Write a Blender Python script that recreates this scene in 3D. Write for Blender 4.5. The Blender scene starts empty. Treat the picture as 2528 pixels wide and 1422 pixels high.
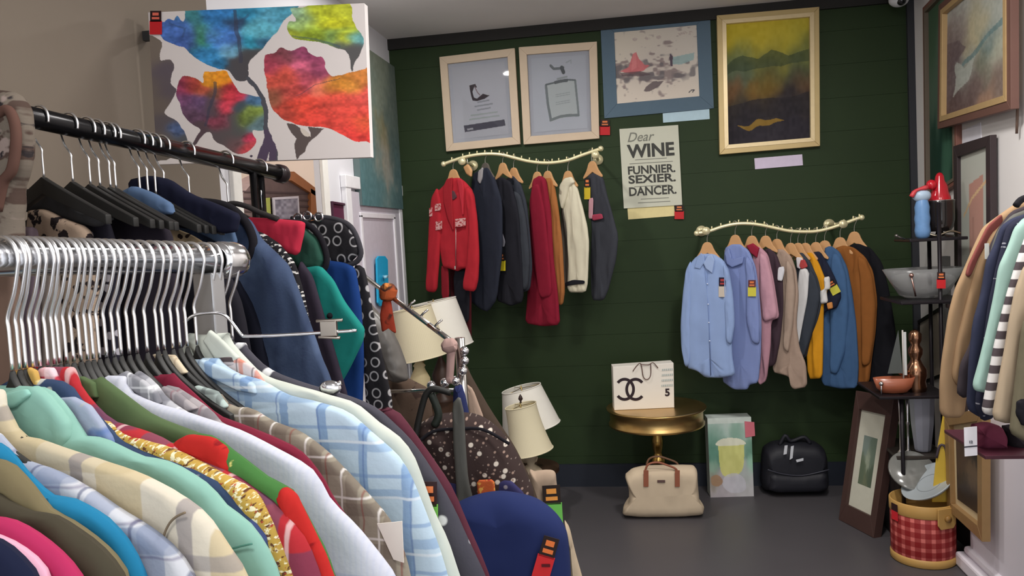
import bpy, math, random
import numpy as np
random.seed(4)
from mathutils import Vector, Matrix, noise

# ------------------------------------------------------------------ camera, light, exposure
EYE = 1.68            # camera height above the floor
F_PX = 1950.0         # focal length in pixels of the 2528 px wide frame
YAW, PITCH, ROLL = [math.radians(a) for a in (9.0, 3.6, -3.1)]
CY, SY = math.cos(YAW), math.sin(YAW)
FW = Vector((-SY*math.cos(PITCH), CY*math.cos(PITCH), -math.sin(PITCH)))
_r = Vector((CY, SY, 0)); _u = _r.cross(FW)
RT = math.cos(ROLL)*_r + math.sin(ROLL)*_u
UP = -math.sin(ROLL)*_r + math.cos(ROLL)*_u
CAM = Vector((0, 0, EYE))
scene = bpy.context.scene
COL = scene.collection
cd = bpy.data.cameras.new('camera'); cam = bpy.data.objects.new('camera', cd); COL.objects.link(cam)
cd.sensor_width = 36.0; cd.lens = F_PX/2528*36.0; cd.clip_start = 0.02; cd.clip_end = 100
M3 = Matrix((RT, UP, -FW)).transposed()
cam.matrix_world = Matrix.Translation(CAM) @ M3.to_4x4()
scene.camera = cam
scene.view_settings.view_transform = 'Standard'
scene.view_settings.look = 'None'
scene.view_settings.gamma = 1
scene.view_settings.exposure = 0.15
w = bpy.data.worlds.new('world'); scene.world = w; w.use_nodes = True
w.node_tree.nodes['Background'].inputs[0].default_value = (0.93, 0.96, 1.0, 1)
w.node_tree.nodes['Background'].inputs[1].default_value = 1.6     # daylight through the shop front behind the camera

def area(name, loc, sx, sy, power, col=(1, .97, .93), rot=(0, 0, 0)):
    l = bpy.data.lights.new(name, 'AREA'); l.shape = 'RECTANGLE'; l.size = sx; l.size_y = sy
    l.energy = power*.78; l.color = col
    o = bpy.data.objects.new(name, l); o.location = loc; o.rotation_euler = rot; COL.objects.link(o)
    return o
D = 5.2               # back wall
XL, XR = -1.57, 1.72  # side walls
HC = 3.045            # ceiling height
# recessed ceiling fittings of the shop
for x, y, p, sz in ((-0.93, 3.88, 20, .14), (0.75, 3.0, 44, .35), (0.2, 1.6, 30, .4), (1.1, 1.2, 24, .4), (0.1, -0.6, 30, .5)):
    area('ceiling_downlight', (x, y, HC-0.02), sz, sz, p).data.shape = 'DISK'

# ------------------------------------------------------------------ picture -> place
def ray(x, y): return RT*((x-1264)/F_PX) - UP*((y-711)/F_PX) + FW
def onY(x, y, Y): d = ray(x, y); return CAM + d*(Y/d.y)
def onX(x, y, X): d = ray(x, y); return CAM + d*(X/d.x)
def onZ(x, y, Z): d = ray(x, y); return CAM + d*((Z-EYE)/d.z)
def proj(P):
    q = Vector(P)-CAM; return (1264+F_PX*q.dot(RT)/q.dot(FW), 711-F_PX*q.dot(UP)/q.dot(FW))
ZV = Vector((0, 0, 1))
class Plane:
    """vertical plane through O along horizontal direction h; c grows towards the camera"""
    def __init__(s, O, h):
        s.O = Vector(O); s.h = Vector((h[0], h[1], 0)).normalized()
        n = Vector((-s.h.y, s.h.x, 0))
        if n.dot(CAM-s.O) < 0: n = -n
        s.n = n
    def ab(s, x, y):
        d = ray(x, y); t = (s.O-CAM).dot(s.n)/d.dot(s.n); P = CAM+d*t-s.O
        return (P.dot(s.h), -P.z)
    def W(s, a, b, c=0.0): return s.O + s.h*a - ZV*b + s.n*c
    def px(s, pts): return [s.ab(x, y) for x, y in pts]

# ------------------------------------------------------------------ materials
def lin(c):
    return tuple(((v/255)/12.92 if v/255 <= .04045 else ((v/255+.055)/1.055)**2.4) for v in c)
MC = {}
def nmat(name):
    m = bpy.data.materials.new(name); m.use_nodes = True
    return m, m.node_tree.nodes, m.node_tree.links, m.node_tree.nodes['Principled BSDF']
def mat(col, rough=.8, metal=0, vary=.08, scale=30, bump=0, spec=.3, trans=0, alpha=1, coat=0):
    k = (tuple(col), rough, metal, vary, scale, bump, spec, trans, alpha, coat)
    if k in MC: return MC[k]
    m, N, L, b = nmat('surface'); c = lin(col)
    b.inputs['Roughness'].default_value = rough; b.inputs['Metallic'].default_value = metal
    b.inputs['Specular IOR Level'].default_value = spec
    b.inputs['Transmission Weight'].default_value = trans; b.inputs['Alpha'].default_value = alpha
    b.inputs['Coat Weight'].default_value = coat
    tc = N.new('ShaderNodeTexCoord'); no = N.new('ShaderNodeTexNoise'); no.inputs['Scale'].default_value = scale
    no.inputs['Detail'].default_value = 4
    L.new(tc.outputs['Object'], no.inputs['Vector'])
    mx = N.new('ShaderNodeMix'); mx.data_type = 'RGBA'
    mx.inputs[6].default_value = (*[v*(1-vary) for v in c], 1); mx.inputs[7].default_value = (*[min(1, v*(1+vary)) for v in c], 1)
    L.new(no.outputs['Fac'], mx.inputs[0]); L.new(mx.outputs[2], b.inputs['Base Color'])
    if bump:
        bp = N.new('ShaderNodeBump'); bp.inputs['Strength'].default_value = bump; bp.inputs['Distance'].default_value = .01
        L.new(no.outputs['Fac'], bp.inputs['Height']); L.new(bp.outputs[0], b.inputs['Normal'])
    MC[k] = m; return m
def soft(c, k=.12, g=.94):
    l = .3*c[0]+.59*c[1]+.11*c[2]; return tuple((v*(1-k)+l*k)*g for v in c)
def cloth(col, vary=.1, scale=25, rough=.92): return mat(soft(col), rough, 0, vary, scale, .12, .15)
def metal(col=(205, 205, 208), rough=.16): return mat(col, rough, 1, .03, 20)
class Stack:
    """colour layers over UV metres"""
    def __init__(s, base, rough=.92, distort=.0):
        base = soft(base)
        s.m, s.N, s.L, s.b = nmat('patterned_cloth'); s.b.inputs['Roughness'].default_value = rough
        s.b.inputs['Specular IOR Level'].default_value = .15
        tc = s.N.new('ShaderNodeTexCoord'); s.uv = tc.outputs['UV']
        sx = s.N.new('ShaderNodeSeparateXYZ')
        if distort:
            no = s.N.new('ShaderNodeTexNoise'); no.inputs['Scale'].default_value = 9; s.L.new(s.uv, no.inputs['Vector'])
            v = s.N.new('ShaderNodeVectorMath'); v.operation = 'SCALE'; v.inputs['Scale'].default_value = distort
            s.L.new(no.outputs['Color'], v.inputs[0])
            v2 = s.N.new('ShaderNodeVectorMath'); s.L.new(s.uv, v2.inputs[0]); s.L.new(v.outputs[0], v2.inputs[1])
            s.uv = v2.outputs[0]
        s.L.new(s.uv, sx.inputs[0]); s.ax = (sx.outputs[0], sx.outputs[1])
        rgb = s.N.new('ShaderNodeRGB'); rgb.outputs[0].default_value = (*lin(base), 1); s.c = rgb.outputs[0]
    def math(s, op, a, b=None, cl=False):
        n = s.N.new('ShaderNodeMath'); n.operation = op; n.use_clamp = cl
        for i, v in enumerate((a, b)):
            if v is None: continue
            if isinstance(v, (int, float)): n.inputs[i].default_value = v
            else: s.L.new(v, n.inputs[i])
        return n.outputs[0]
    def layer(s, fac, col):
        col = soft(col)
        mx = s.N.new('ShaderNodeMix'); mx.data_type = 'RGBA'; s.L.new(fac, mx.inputs[0]); s.L.new(s.c, mx.inputs[6])
        mx.inputs[7].default_value = (*lin(col), 1); s.c = mx.outputs[2]; return s
    def stripe(s, axis, period, width, col, off=0, op=1, soft=.0015):
        x = s.math('ADD', s.ax[axis], off+50*period)
        f = s.math('MODULO', x, period)
        d = s.math('ABSOLUTE', s.math('SUBTRACT', f, period/2))
        m = s.math('DIVIDE', s.math('SUBTRACT', width/2+soft/2, d), soft, True)
        return s.layer(s.math('MULTIPLY', m, op), col)
    def plaid(s, period, width, col, off=0, op=.7):
        return s.stripe(0, period, width, col, off, op).stripe(1, period, width, col, off, op)
    def spots(s, scale, size, col, rnd=1, ring=0):
        v = s.N.new('ShaderNodeTexVoronoi'); v.inputs['Scale'].default_value = scale; v.inputs['Randomness'].default_value = rnd; v.voronoi_dimensions = '2D'
        s.L.new(s.uv, v.inputs['Vector'])
        if ring:
            d = s.math('ABSOLUTE', s.math('SUBTRACT', v.outputs['Distance'], size)); m = s.math('DIVIDE', s.math('SUBTRACT', ring, d), .04, True)
        else: m = s.math('DIVIDE', s.math('SUBTRACT', size, v.outputs['Distance']), .05, True)
        return s.layer(m, col)
    def blotch(s, scale, thr, col, soft=.05, det=3):
        n = s.N.new('ShaderNodeTexNoise'); n.inputs['Scale'].default_value = scale; n.inputs['Detail'].default_value = det
        s.L.new(s.uv, n.inputs['Vector'])
        return s.layer(s.math('DIVIDE', s.math('SUBTRACT', n.outputs['Fac'], thr), soft, True), col)
    def done(s):
        s.L.new(s.c, s.b.inputs['Base Color'])
        n = s.N.new('ShaderNodeTexNoise'); n.inputs['Scale'].default_value = 160; s.L.new(s.uv, n.inputs['Vector'])
        bp = s.N.new('ShaderNodeBump'); bp.inputs['Strength'].default_value = .12; bp.inputs['Distance'].default_value = .004
        s.L.new(n.outputs['Fac'], bp.inputs['Height']); s.L.new(bp.outputs[0], s.b.inputs['Normal'])
        return s.m
_pm = None
def paint_mat(rough=.7):
    m, N, L, b = nmat('painted_surface'); a = N.new('ShaderNodeAttribute'); a.attribute_name = 'Col'
    L.new(a.outputs['Color'], b.inputs['Base Color']); b.inputs['Roughness'].default_value = rough
    b.inputs['Specular IOR Level'].default_value = .2
    return m

# ------------------------------------------------------------------ mesh helpers
class MB:
    def __init__(s): s.v = []; s.f = []; s.uv = []; s.sm = []
    def add(s, vs, fs, smooth=True, uvs=None):
        o = len(s.v); s.v += [Vector(p) for p in vs]; s.uv += list(uvs) if uvs else [(p[0]+p[1]*.7, p[2]) for p in vs]
        s.f += [tuple(i+o for i in f) for f in fs]; s.sm += [smooth]*len(fs); return s
    def box(s, c, d, rz=0, rx=0, ry=0):
        R = Matrix.Rotation(rz, 3, 'Z') @ Matrix.Rotation(ry, 3, 'Y') @ Matrix.Rotation(rx, 3, 'X')
        vs = [Vector(c)+R @ Vector((i*d[0]/2, j*d[1]/2, k*d[2]/2)) for i in (-1, 1) for j in (-1, 1) for k in (-1, 1)]
        return s.add(vs, [(0, 1, 3, 2), (4, 6, 7, 5), (0, 4, 5, 1), (2, 3, 7, 6), (0, 2, 6, 4), (1, 5, 7, 3)], False)
    def hexa(s, P8): # 4 bottom/front then 4 back
        return s.add(P8, [(0, 1, 2, 3), (7, 6, 5, 4), (0, 4, 5, 1), (1, 5, 6, 2), (2, 6, 7, 3), (3, 7, 4, 0)], False)
    def slab(s, pl, quad, c0, c1): # quad of (a,b) in plane
        return s.prism([pl.W(a, b, c1) for a, b in quad], pl.n*(c0-c1))
    def prism(s, poly, ext, smooth=False):
        n = len(poly); poly = [Vector(p) for p in poly]; e = Vector(ext)
        return s.add(poly+[p+e for p in poly], [tuple(range(n)), tuple(reversed(range(n, 2*n)))]+[(i, i+n, (i+1) % n+n, (i+1) % n) for i in range(n)], smooth)
    def tube(s, path, r, n=8, closed=False, smooth_path=0):
        P = [Vector(p) for p in path]
        if smooth_path: P = catmull(P, smooth_path, closed)
        m = len(P); rr = r if isinstance(r, (list, tuple)) else [r]*m
        if len(rr) != m: rr = [rr[min(len(rr)-1, int(i*len(rr)/m))] for i in range(m)]
        vs = []; prev = None
        for i in range(m):
            if closed: t = P[(i+1) % m]-P[i-1]
            else: t = P[min(i+1, m-1)]-P[max(i-1, 0)]
            t = t.normalized() if t.length > 1e-9 else Vector((0, 0, 1))
            if prev is None: a = t.orthogonal().normalized()
            else: a = (prev-t*prev.dot(t)); a = a.normalized() if a.length > 1e-6 else t.orthogonal().normalized()
            prev = a; b = t.cross(a)
            for k in range(n): vs.append(P[i]+(a*math.cos(2*math.pi*k/n)+b*math.sin(2*math.pi*k/n))*rr[i])
        fs = []
        for i in range(m if closed else m-1):
            j = (i+1) % m
            for k in range(n): fs.append((i*n+k, i*n+(k+1) % n, j*n+(k+1) % n, j*n+k))
        if not closed: fs += [tuple(reversed(range(n))), tuple(range((m-1)*n, m*n))]
        return s.add(vs, fs)
    def lathe(s, prof, c, n=32, smooth=True, sx=1, sy=1, cap=True):
        c = Vector(c); vs = []; uvs = []
        for r, z in prof:
            for k in range(n+1):
                a = 2*math.pi*k/n; vs.append(c+Vector((r*sx*math.cos(a), r*sy*math.sin(a), z))); uvs.append((k/n, z))
        fs = [(i*(n+1)+k, i*(n+1)+k+1, (i+1)*(n+1)+k+1, (i+1)*(n+1)+k) for i in range(len(prof)-1) for k in range(n)]
        s.add(vs, fs, smooth, uvs)
        if cap:
            for i, (r, z) in ((0, prof[0]), (len(prof)-1, prof[-1])):
                if r > 1e-4: s.add([c+Vector((r*sx*math.cos(2*math.pi*k/n), r*sy*math.sin(2*math.pi*k/n), z)) for k in range(n)], [tuple(range(n))], False)
        return s
    def ball(s, c, r, n=16, sc=(1, 1, 1)):
        prof = [(r*math.sin(math.pi*i/n), -r*math.cos(math.pi*i/n)*sc[2]) for i in range(n+1)]
        return s.lathe(prof, c, n, True, sc[0], sc[1], False)
    def puff(s, pl, outline, T, c=0, spine=None, fold=.0, ff=(40, 8), seed=0, N=110, smooth=True, J=9, R=1.5, mirror=False, edge=None):
        """closed cushion-like solid whose outline lies in plane pl; T = half thickness"""
        o = [Vector((a, b)) for a, b in outline]
        if mirror: o = o+[Vector((-p.x, p.y)) for p in reversed(o)]
        if smooth == 'cut': o = [a.lerp(b, t) for i in range(len(o)) for a, b in ((o[i], o[(i+1) % len(o)]),) for t in (.14, .38, .62, .86)]
        elif smooth: o = catmull(o, 5, True)
        L = [0]
        for i in range(len(o)): L.append(L[-1]+(o[(i+1) % len(o)]-o[i]).length)
        pts = []; k = 0
        for i in range(N):
            d = L[-1]*i/N
            while L[k+1] < d: k += 1
            t = (d-L[k])/max(1e-9, L[k+1]-L[k]); pts.append(o[k].lerp(o[(k+1) % len(o)], t))
        x0 = min(p.x for p in pts); x1 = max(p.x for p in pts); y0 = min(p.y for p in pts); y1 = max(p.y for p in pts)
        if spine: p, q = Vector(spine[0]), Vector(spine[1])
        else:
            # principal axis
            cx = sum(v.x for v in pts)/N; cy = sum(v.y for v in pts)/N
            sxx = sum((v.x-cx)**2 for v in pts); syy = sum((v.y-cy)**2 for v in pts); sxy = sum((v.x-cx)*(v.y-cy) for v in pts)
            th = .5*math.atan2(2*sxy, sxx-syy); ax = Vector((math.cos(th), math.sin(th)))
            l = math.sqrt(max(sxx, syy)/N)*.95; cc = Vector((cx, cy)); p = cc-ax*l; q = cc+ax*l
        ts = [0, .012, .04, .09, .18, .32, .5, .74, 1] if J > 7 else [0, .03, .09, .2, .38, .65, 1]
        vs = []; uvs = []
        for side in (1, -1):
            for j, t in enumerate(ts):
                for v in pts:
                    w_ = q-p; u = max(0, min(1, (v-p).dot(w_)/max(1e-9, w_.length_squared))); sp = p+w_*u
                    P = v.lerp(sp, t); dd = (P-v).length; Rr = T*R
                    kk = min(1, dd/Rr); off = T*math.sqrt(max(0, 1-(1-kk)**2))
                    nz = noise.noise(Vector((P.x*ff[0]+seed*7.1, P.y*ff[1], seed*3.3)))+.5*noise.noise(Vector((P.x*ff[0]*2+seed, P.y*ff[1]*2.7, seed)))
                    C = c+side*off+fold*nz*(min(1, dd/.02) if dd > 0 else .25)
                    vs.append(pl.W(P.x, P.y, C)); uvs.append((P.x, P.y))
        fs = []
        J_ = len(ts)
        for sd in (0, 1):
            o_ = sd*J_*N
            for j in range(J_-1):
                for i in range(N):
                    a, b_, c_, d_ = o_+j*N+i, o_+j*N+(i+1) % N, o_+(j+1)*N+(i+1) % N, o_+(j+1)*N+i
                    fs.append((a, b_, c_, d_) if sd == 0 else (a, d_, c_, b_))
        return s.add(vs, fs, True, uvs)
def catmull(P, k, closed=False):
    out = []; n = len(P); m = n if closed else n-1
    for i in range(m):
        if closed: p0, p1, p2, p3 = P[i-1], P[i], P[(i+1) % n], P[(i+2) % n]
        else: p0, p1, p2, p3 = P[max(i-1, 0)], P[i], P[i+1], P[min(i+2, n-1)]
        for j in range(k):
            t = j/k
            out.append(.5*((2*p1)+(p2-p0)*t+(2*p0-5*p1+4*p2-p3)*t*t+(3*p1-p0-3*p2+p3)*t**3))
    if not closed: out.append(P[-1].copy())
    return out

def wloc(o):
    v = Vector((0, 0, 0))
    while o is not None: v = v+o.location; o = o.parent
    return v
def obj(name, mb, m, parent=None, label=None, cat=None, group=None, kind=None, bevel=0, weld=False):
    vs = mb.v
    if parent is not None: org = wloc(parent)
    else:
        xs = [p.x for p in vs]; ys = [p.y for p in vs]; zs = [p.z for p in vs]
        org = Vector(((min(xs)+max(xs))/2, (min(ys)+max(ys))/2, min(zs)))
    me = bpy.data.meshes.new(name); me.from_pydata([tuple(p-org) for p in vs], [], mb.f); me.update()
    ul = me.uv_layers.new(name='UVMap'); idx = np.empty(len(me.loops), dtype=np.int32); me.loops.foreach_get('vertex_index', idx)
    ul.data.foreach_set('uv', np.array(mb.uv, dtype=np.float32)[idx].ravel())
    me.polygons.foreach_set('use_smooth', mb.sm); me.materials.append(m)
    o = bpy.data.objects.new(name, me); COL.objects.link(o)
    if parent is not None: o.parent = parent
    else: o.location = org
    if bevel:
        b = o.modifiers.new('bevel', 'BEVEL'); b.width = bevel; b.segments = 2; b.limit_method = 'ANGLE'
    return tag(o, label, cat, group, kind)
def tag(o, label=None, cat=None, group=None, kind=None):
    if label: o['label'] = label
    if cat: o['category'] = cat
    if group: o['group'] = group
    if kind: o['kind'] = kind
    return o
def thing(name, label, cat, loc, group=None):
    o = bpy.data.objects.new(name, None); o.empty_display_size = .05; COL.objects.link(o); o.location = loc
    return tag(o, label, cat, group)
def dup(root, loc, label=None, group=None):
    r = root.copy(); COL.objects.link(r); r.location = loc
    if label: r['label'] = label
    if group: r['group'] = group
    for ch in list(root.children):
        c = ch.copy(); COL.objects.link(c); c.parent = r
        for g in list(ch.children):
            d = g.copy(); COL.objects.link(d); d.parent = c
    return r
def text_mb(body, size, P0, right, up, out, depth=.0008, bold=0, shear=0, align='CENTER', sx=1):
    """letters as mesh; P0 = middle of the baseline"""
    cu = bpy.data.curves.new('t', 'FONT'); cu.body = body; cu.size = size; cu.align_x = align; cu.offset = bold; cu.shear = shear
    cu.extrude = depth/2; cu.resolution_u = 3
    o = bpy.data.objects.new('t', cu); COL.objects.link(o); bpy.context.view_layer.update()
    me = bpy.data.meshes.new_from_object(o.evaluated_get(bpy.context.evaluated_depsgraph_get()))
    mb = MB(); r, u, n = Vector(right).normalized(), Vector(up).normalized(), Vector(out).normalized()
    mb.add([Vector(P0)+r*v.co.x*sx+u*v.co.y+n*(v.co.z+depth/2) for v in me.vertices], [tuple(p.vertices) for p in me.polygons], False)
    bpy.data.objects.remove(o); bpy.data.curves.remove(cu); bpy.data.meshes.remove(me)
    return mb

# ------------------------------------------------------------------ painted pictures (colour per vertex)
def inpoly(U, V, poly):
    r = np.zeros(U.shape, bool); n = len(poly)
    for i in range(n):
        x1, y1 = poly[i]; x2, y2 = poly[(i+1) % n]
        if y1 == y2: continue
        c = ((y1 > V) != (y2 > V)) & (U < (x2-x1)*(V-y1)/(y2-y1)+x1); r ^= c
    return r
def smoothpoly(poly, k=5):
    return [(p.x, p.y) for p in catmull([Vector(p) for p in poly], k, True)]
def vnoise(U, V, f, seed=0):
    rs = np.random.RandomState(seed); G = rs.rand(64, 64)
    x = U*f; y = V*f; xi = np.floor(x).astype(int); yi = np.floor(y).astype(int); fx = x-xi; fy = y-yi
    fx = fx*fx*(3-2*fx); fy = fy*fy*(3-2*fy); g = lambda a, b: G[a % 64, b % 64]
    return (g(xi, yi)*(1-fx)+g(xi+1, yi)*fx)*(1-fy)+(g(xi, yi+1)*(1-fx)+g(xi+1, yi+1)*fx)*fy-.5
def blobs(U, V, L, wob=0, seed=1, f=12):
    if wob: U, V = U+wob*vnoise(U, V, f, seed)+wob*.5*vnoise(U, V, f*2.3, seed+5), V+wob*vnoise(U, V, f, seed+9)+wob*.5*vnoise(U, V, f*2.3, seed+8)
    num = np.zeros(U.shape+(3,)); den = np.full(U.shape, 1e-9)
    for x, y, r, c in L:
        wt = np.exp(-((U-x)**2+(V-y)**2)/(r*r)); num += wt[..., None]*np.array(c); den += wt
    return num/den[..., None]
def picture(name, C4, m, nu, nv, painter, parent, **kw):
    """C4 = corners TL,TR,BR,BL; painter(U,V)->rgb 0..255 with V down"""
    U, V = np.meshgrid(np.linspace(0, 1, nu), np.linspace(0, 1, nv))
    TL, TR, BR, BL = [np.array(c) for c in C4]
    P = (TL*(1-U)[..., None]+TR*U[..., None])*(1-V)[..., None]+(BL*(1-U)[..., None]+BR*U[..., None])*V[..., None]
    rgb = np.clip(painter(U, V), 0, 255)/255; rgb = np.where(rgb <= .04045, rgb/12.92, ((rgb+.055)/1.055)**2.4)
    org = np.array(wloc(parent)); P = P.reshape(-1, 3)-org
    i = np.arange(nu*nv).reshape(nv, nu)
    F = np.stack([i[:-1, :-1], i[1:, :-1], i[1:, 1:], i[:-1, 1:]], -1).reshape(-1, 4)
    me = bpy.data.meshes.new(name); me.from_pydata(P.tolist(), [], F.tolist()); me.update()
    at = me.color_attributes.new('Col', 'FLOAT_COLOR', 'POINT')
    at.data.foreach_set('color', np.concatenate([rgb.reshape(-1, 3), np.ones((nu*nv, 1))], 1).astype(np.float32).ravel())
    me.materials.append(m); o = bpy.data.objects.new(name, me); COL.objects.link(o); o.parent = parent
    return tag(o, kw.get('label'))

# ================================================================== the room
BW = Plane((0, D, EYE), (1, 0))
LW = Plane((XL, 0, EYE), (0, 1))
RW = Plane((XR, 0, EYE), (0, 1))
def S(name, boxes, m, bevel=0):
    mb = MB()
    for c, d in boxes: mb.box(c, d)
    return obj(name, mb, m, kind='structure', bevel=bevel)
m_floor = mat((76, 73, 76), .42, 0, .10, 3, .03, .35)
S('floor', [((0, 1.2, -.05), (7, 8.4, .1))], m_floor)
S('ceiling', [((-.2, 1.7, HC+.05), (5.4, 7.2, .1))], mat((226, 222, 219), .9, 0, .03, 5))
# back wall: dark green painted boards
m, N, L, b = nmat('green_boards'); b.inputs['Roughness'].default_value = .62; b.inputs['Specular IOR Level'].default_value = .25
tc = N.new('ShaderNodeTexCoord'); no = N.new('ShaderNodeTexNoise'); no.inputs['Scale'].default_value = 2.2; no.inputs['Detail'].default_value = 5
L.new(tc.outputs['Object'], no.inputs['Vector'])
mx = N.new('ShaderNodeMix'); mx.data_type = 'RGBA'; mx.inputs[6].default_value = (*lin((34, 49, 26)), 1); mx.inputs[7].default_value = (*lin((43, 60, 31)), 1)
L.new(no.outputs['Fac'], mx.inputs[0]); L.new(mx.outputs[2], b.inputs['Base Color'])
mb = MB()
nb = 15; h = HC/nb
for i in range(nb): mb.box(((XL+XR)/2, D+.05, h*(i+.5)), (XR-XL, .1, h-.0012))
mb.box(((XL+XR)/2, D+.06, HC/2), (XR-XL, .1, HC))
obj('wall_back', mb, m, kind='structure')
S('baseboard_back', [((.07, D-.009, .075), (XR-XL, .018, .15))], mat((36, 40, 50), .5))
S('trim_1', [((.05, D-.012, HC-.035), (XR-XL-.04, .024, .07))], mat((38, 36, 34), .6))
S('trim_2', [((XR-.02, D-.012, HC/2), (.04, .024, HC))], mat((48, 49, 54), .6))
m_white = mat((222, 221, 226), .75, 0, .02, 4)
m_taupe = mat((124, 113, 101), .9, 0, .03, 4)
S('wall_right', [((XR+.05, 2.6, HC/2), (.1, 5.4, HC))], mat((226, 222, 220), .75, 0, .02, 4))
# left wall: taupe stretch, white stretch with a doorway between them
Y1, Y2, ZD = 3.0, 3.86, 2.42
S('wall_left', [((XL-.015, (Y2+D)/2, HC/2), (.03, D-Y2, HC)), ((XL-.015, (2.86+Y2)/2, (ZD+HC)/2), (.03, Y2-2.86, HC-ZD)),
                ((XL-.015, (2.86+Y1)/2, ZD/2), (.03, Y1-2.86, ZD))], m_white)
S('wall_left_near', [((XL-.06, (2.86-1)/2, HC/2), (.12, 2.86+1, HC))], m_taupe)
S('trim_3', [((XL+.01, Y1-.035, ZD/2), (.02, .07, ZD)), ((XL+.01, Y2+.035, ZD/2), (.02, .07, ZD)), ((XL+.01, (Y1+Y2)/2, ZD+.03), (.02, Y2-Y1+.14, .07))], mat((235, 232, 226), .5), .004)
m_cream = mat((232, 216, 202), .85, 0, .02, 3)
S('wall_alcove', [((-2.75, 3.75, HC/2), (.1, 2.6, HC)), ((-2.2, 2.5, HC/2), (1.1, .1, HC)), ((-2.2, 5.0, HC/2), (1.1, .1, HC))], m_cream)
area('ceiling_downlight', (-2.2, 3.7, HC-.03), .3, .3, 20)
# panelled white door in the left wall
mb = MB(); y0, y1 = 4.22, 5.12
mb.box((XL+.012, (y0+y1)/2, 1.0), (.024, y1-y0, 1.98))
dr = obj('door_1', mb, mat((204, 198, 208), .5), kind='structure', bevel=.003)
mb = MB()
for a, z0, z1 in ((0, .16, .86), (0, 1.0, 1.86)):
    for q in ((y0+.12, y0+.15), (y1-.15, y1-.12)): mb.box((XL+.028, (q[0]+q[1])/2, (z0+z1)/2), (.012, .03, z1-z0))
    for z in (z0, z1): mb.box((XL+.028, (y0+y1)/2, z), (.012, y1-y0-.24, .03))
obj('panel_moulding', mb, mat((235, 233, 238), .5), dr, bevel=.003)
S('trim_4', [((XL+.016, y0-.04, 1.02), (.03, .08, 2.05)), ((XL+.016, y1+.03, 1.02), (.03, .06, 2.05)), ((XL+.018, (y0+y1)/2, 2.04), (.034, y1-y0+.17, .07))], mat((238, 237, 240), .5), .004)

# ================================================================== pictures on the walls
def quad(pl, px, c=0): return [pl.W(*pl.ab(x, y), c) for x, y in px]
def inset(Q, d):
    Q = [Vector(q) for q in Q]; wd = ((Q[1]-Q[0]).length+(Q[2]-Q[3]).length)/2; ht = ((Q[3]-Q[0]).length+(Q[2]-Q[1]).length)/2
    dx = (d if not isinstance(d, tuple) else d[0])/wd; dy = (d if not isinstance(d, tuple) else d[1])/ht
    def B(u, v): return (Q[0]*(1-u)+Q[1]*u)*(1-v)+(Q[3]*(1-u)+Q[2]*u)*v
    return [B(dx, dy), B(1-dx, dy), B(1-dx, 1-dy), B(dx, 1-dy)]
def ring(mb, O, I, n, d0, d1):
    for i in range(4):
        j = (i+1) % 4; mb.prism([O[i]+n*d1, O[j]+n*d1, I[j]+n*d1, I[i]+n*d1], n*(d0-d1))
def framed(name, label, pl, px, fm, fw, depth, layers, painter=None, res=(120, 140), cat='picture', group=None, fm2=None, glass=False, wires=None, back=0):
    """picture hung on plane pl; layers = [(inset, material, part name)], the painter fills the last"""
    Q = quad(pl, px); n = pl.n
    ctr = (Q[2]+Q[3])/2; t = thing(name, label, cat, ctr, group)
    mb = MB(); I = inset(Q, fw); ring(mb, Q, I, n, back, depth); obj('frame', mb, fm, t, bevel=.002)
    if fm2: mb = MB(); ring(mb, inset(Q, fw*.62), inset(Q, fw+.006), n, back, depth+.004); obj('frame_edge', mb, fm2, t, bevel=.001)
    mb = MB(); bq = inset(Q, fw*.5); mb.prism([q+n*back for q in bq], n*(depth*.3)); obj('backing', mb, layers[0][1] if layers else fm, t)
    k = depth*.3
    last = bq
    for ins, m_, nm in layers:
        R_ = inset(Q, ins); k += .0015; mb = MB(); mb.prism([q+n*(back+k) for q in R_], n*-.0014); obj(nm, mb, m_, t); last = R_
    if painter: picture('print', [q+n*(back+k+.0012) for q in last], paint_mat(), res[0], res[1], painter, t)
    if glass:
        mb = MB(); mb.prism([q+n*(back+k+.004) for q in I], n*.0015); obj('glass_pane', mb, mat((250, 250, 250), .03, 0, 0, 5, 0, .5, 1.0), t)
    return t
def seg(U, V, pts, w_):
    r = np.full(U.shape, 9.)
    for (x1, y1), (x2, y2) in zip(pts, pts[1:]):
        L2 = (x2-x1)**2+(y2-y1)**2+1e-12; t = np.clip(((U-x1)*(x2-x1)+(V-y1)*(y2-y1))/L2, 0, 1)
        r = np.minimum(r, np.hypot(U-x1-t*(x2-x1), V-y1-t*(y2-y1)))
    return r < w_
def lay(C, mask, col, op=1):
    m_ = mask[..., None]*op if mask.dtype != bool else mask[..., None].astype(float)*op
    return C*(1-m_)+np.array(col)*m_
def base(U, col): return np.ones(U.shape+(3,))*np.array(col)
m_birch = mat((214, 193, 168), .6, 0, .06, 14); m_paper = mat((206, 210, 222), .8, 0, .01)
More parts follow.
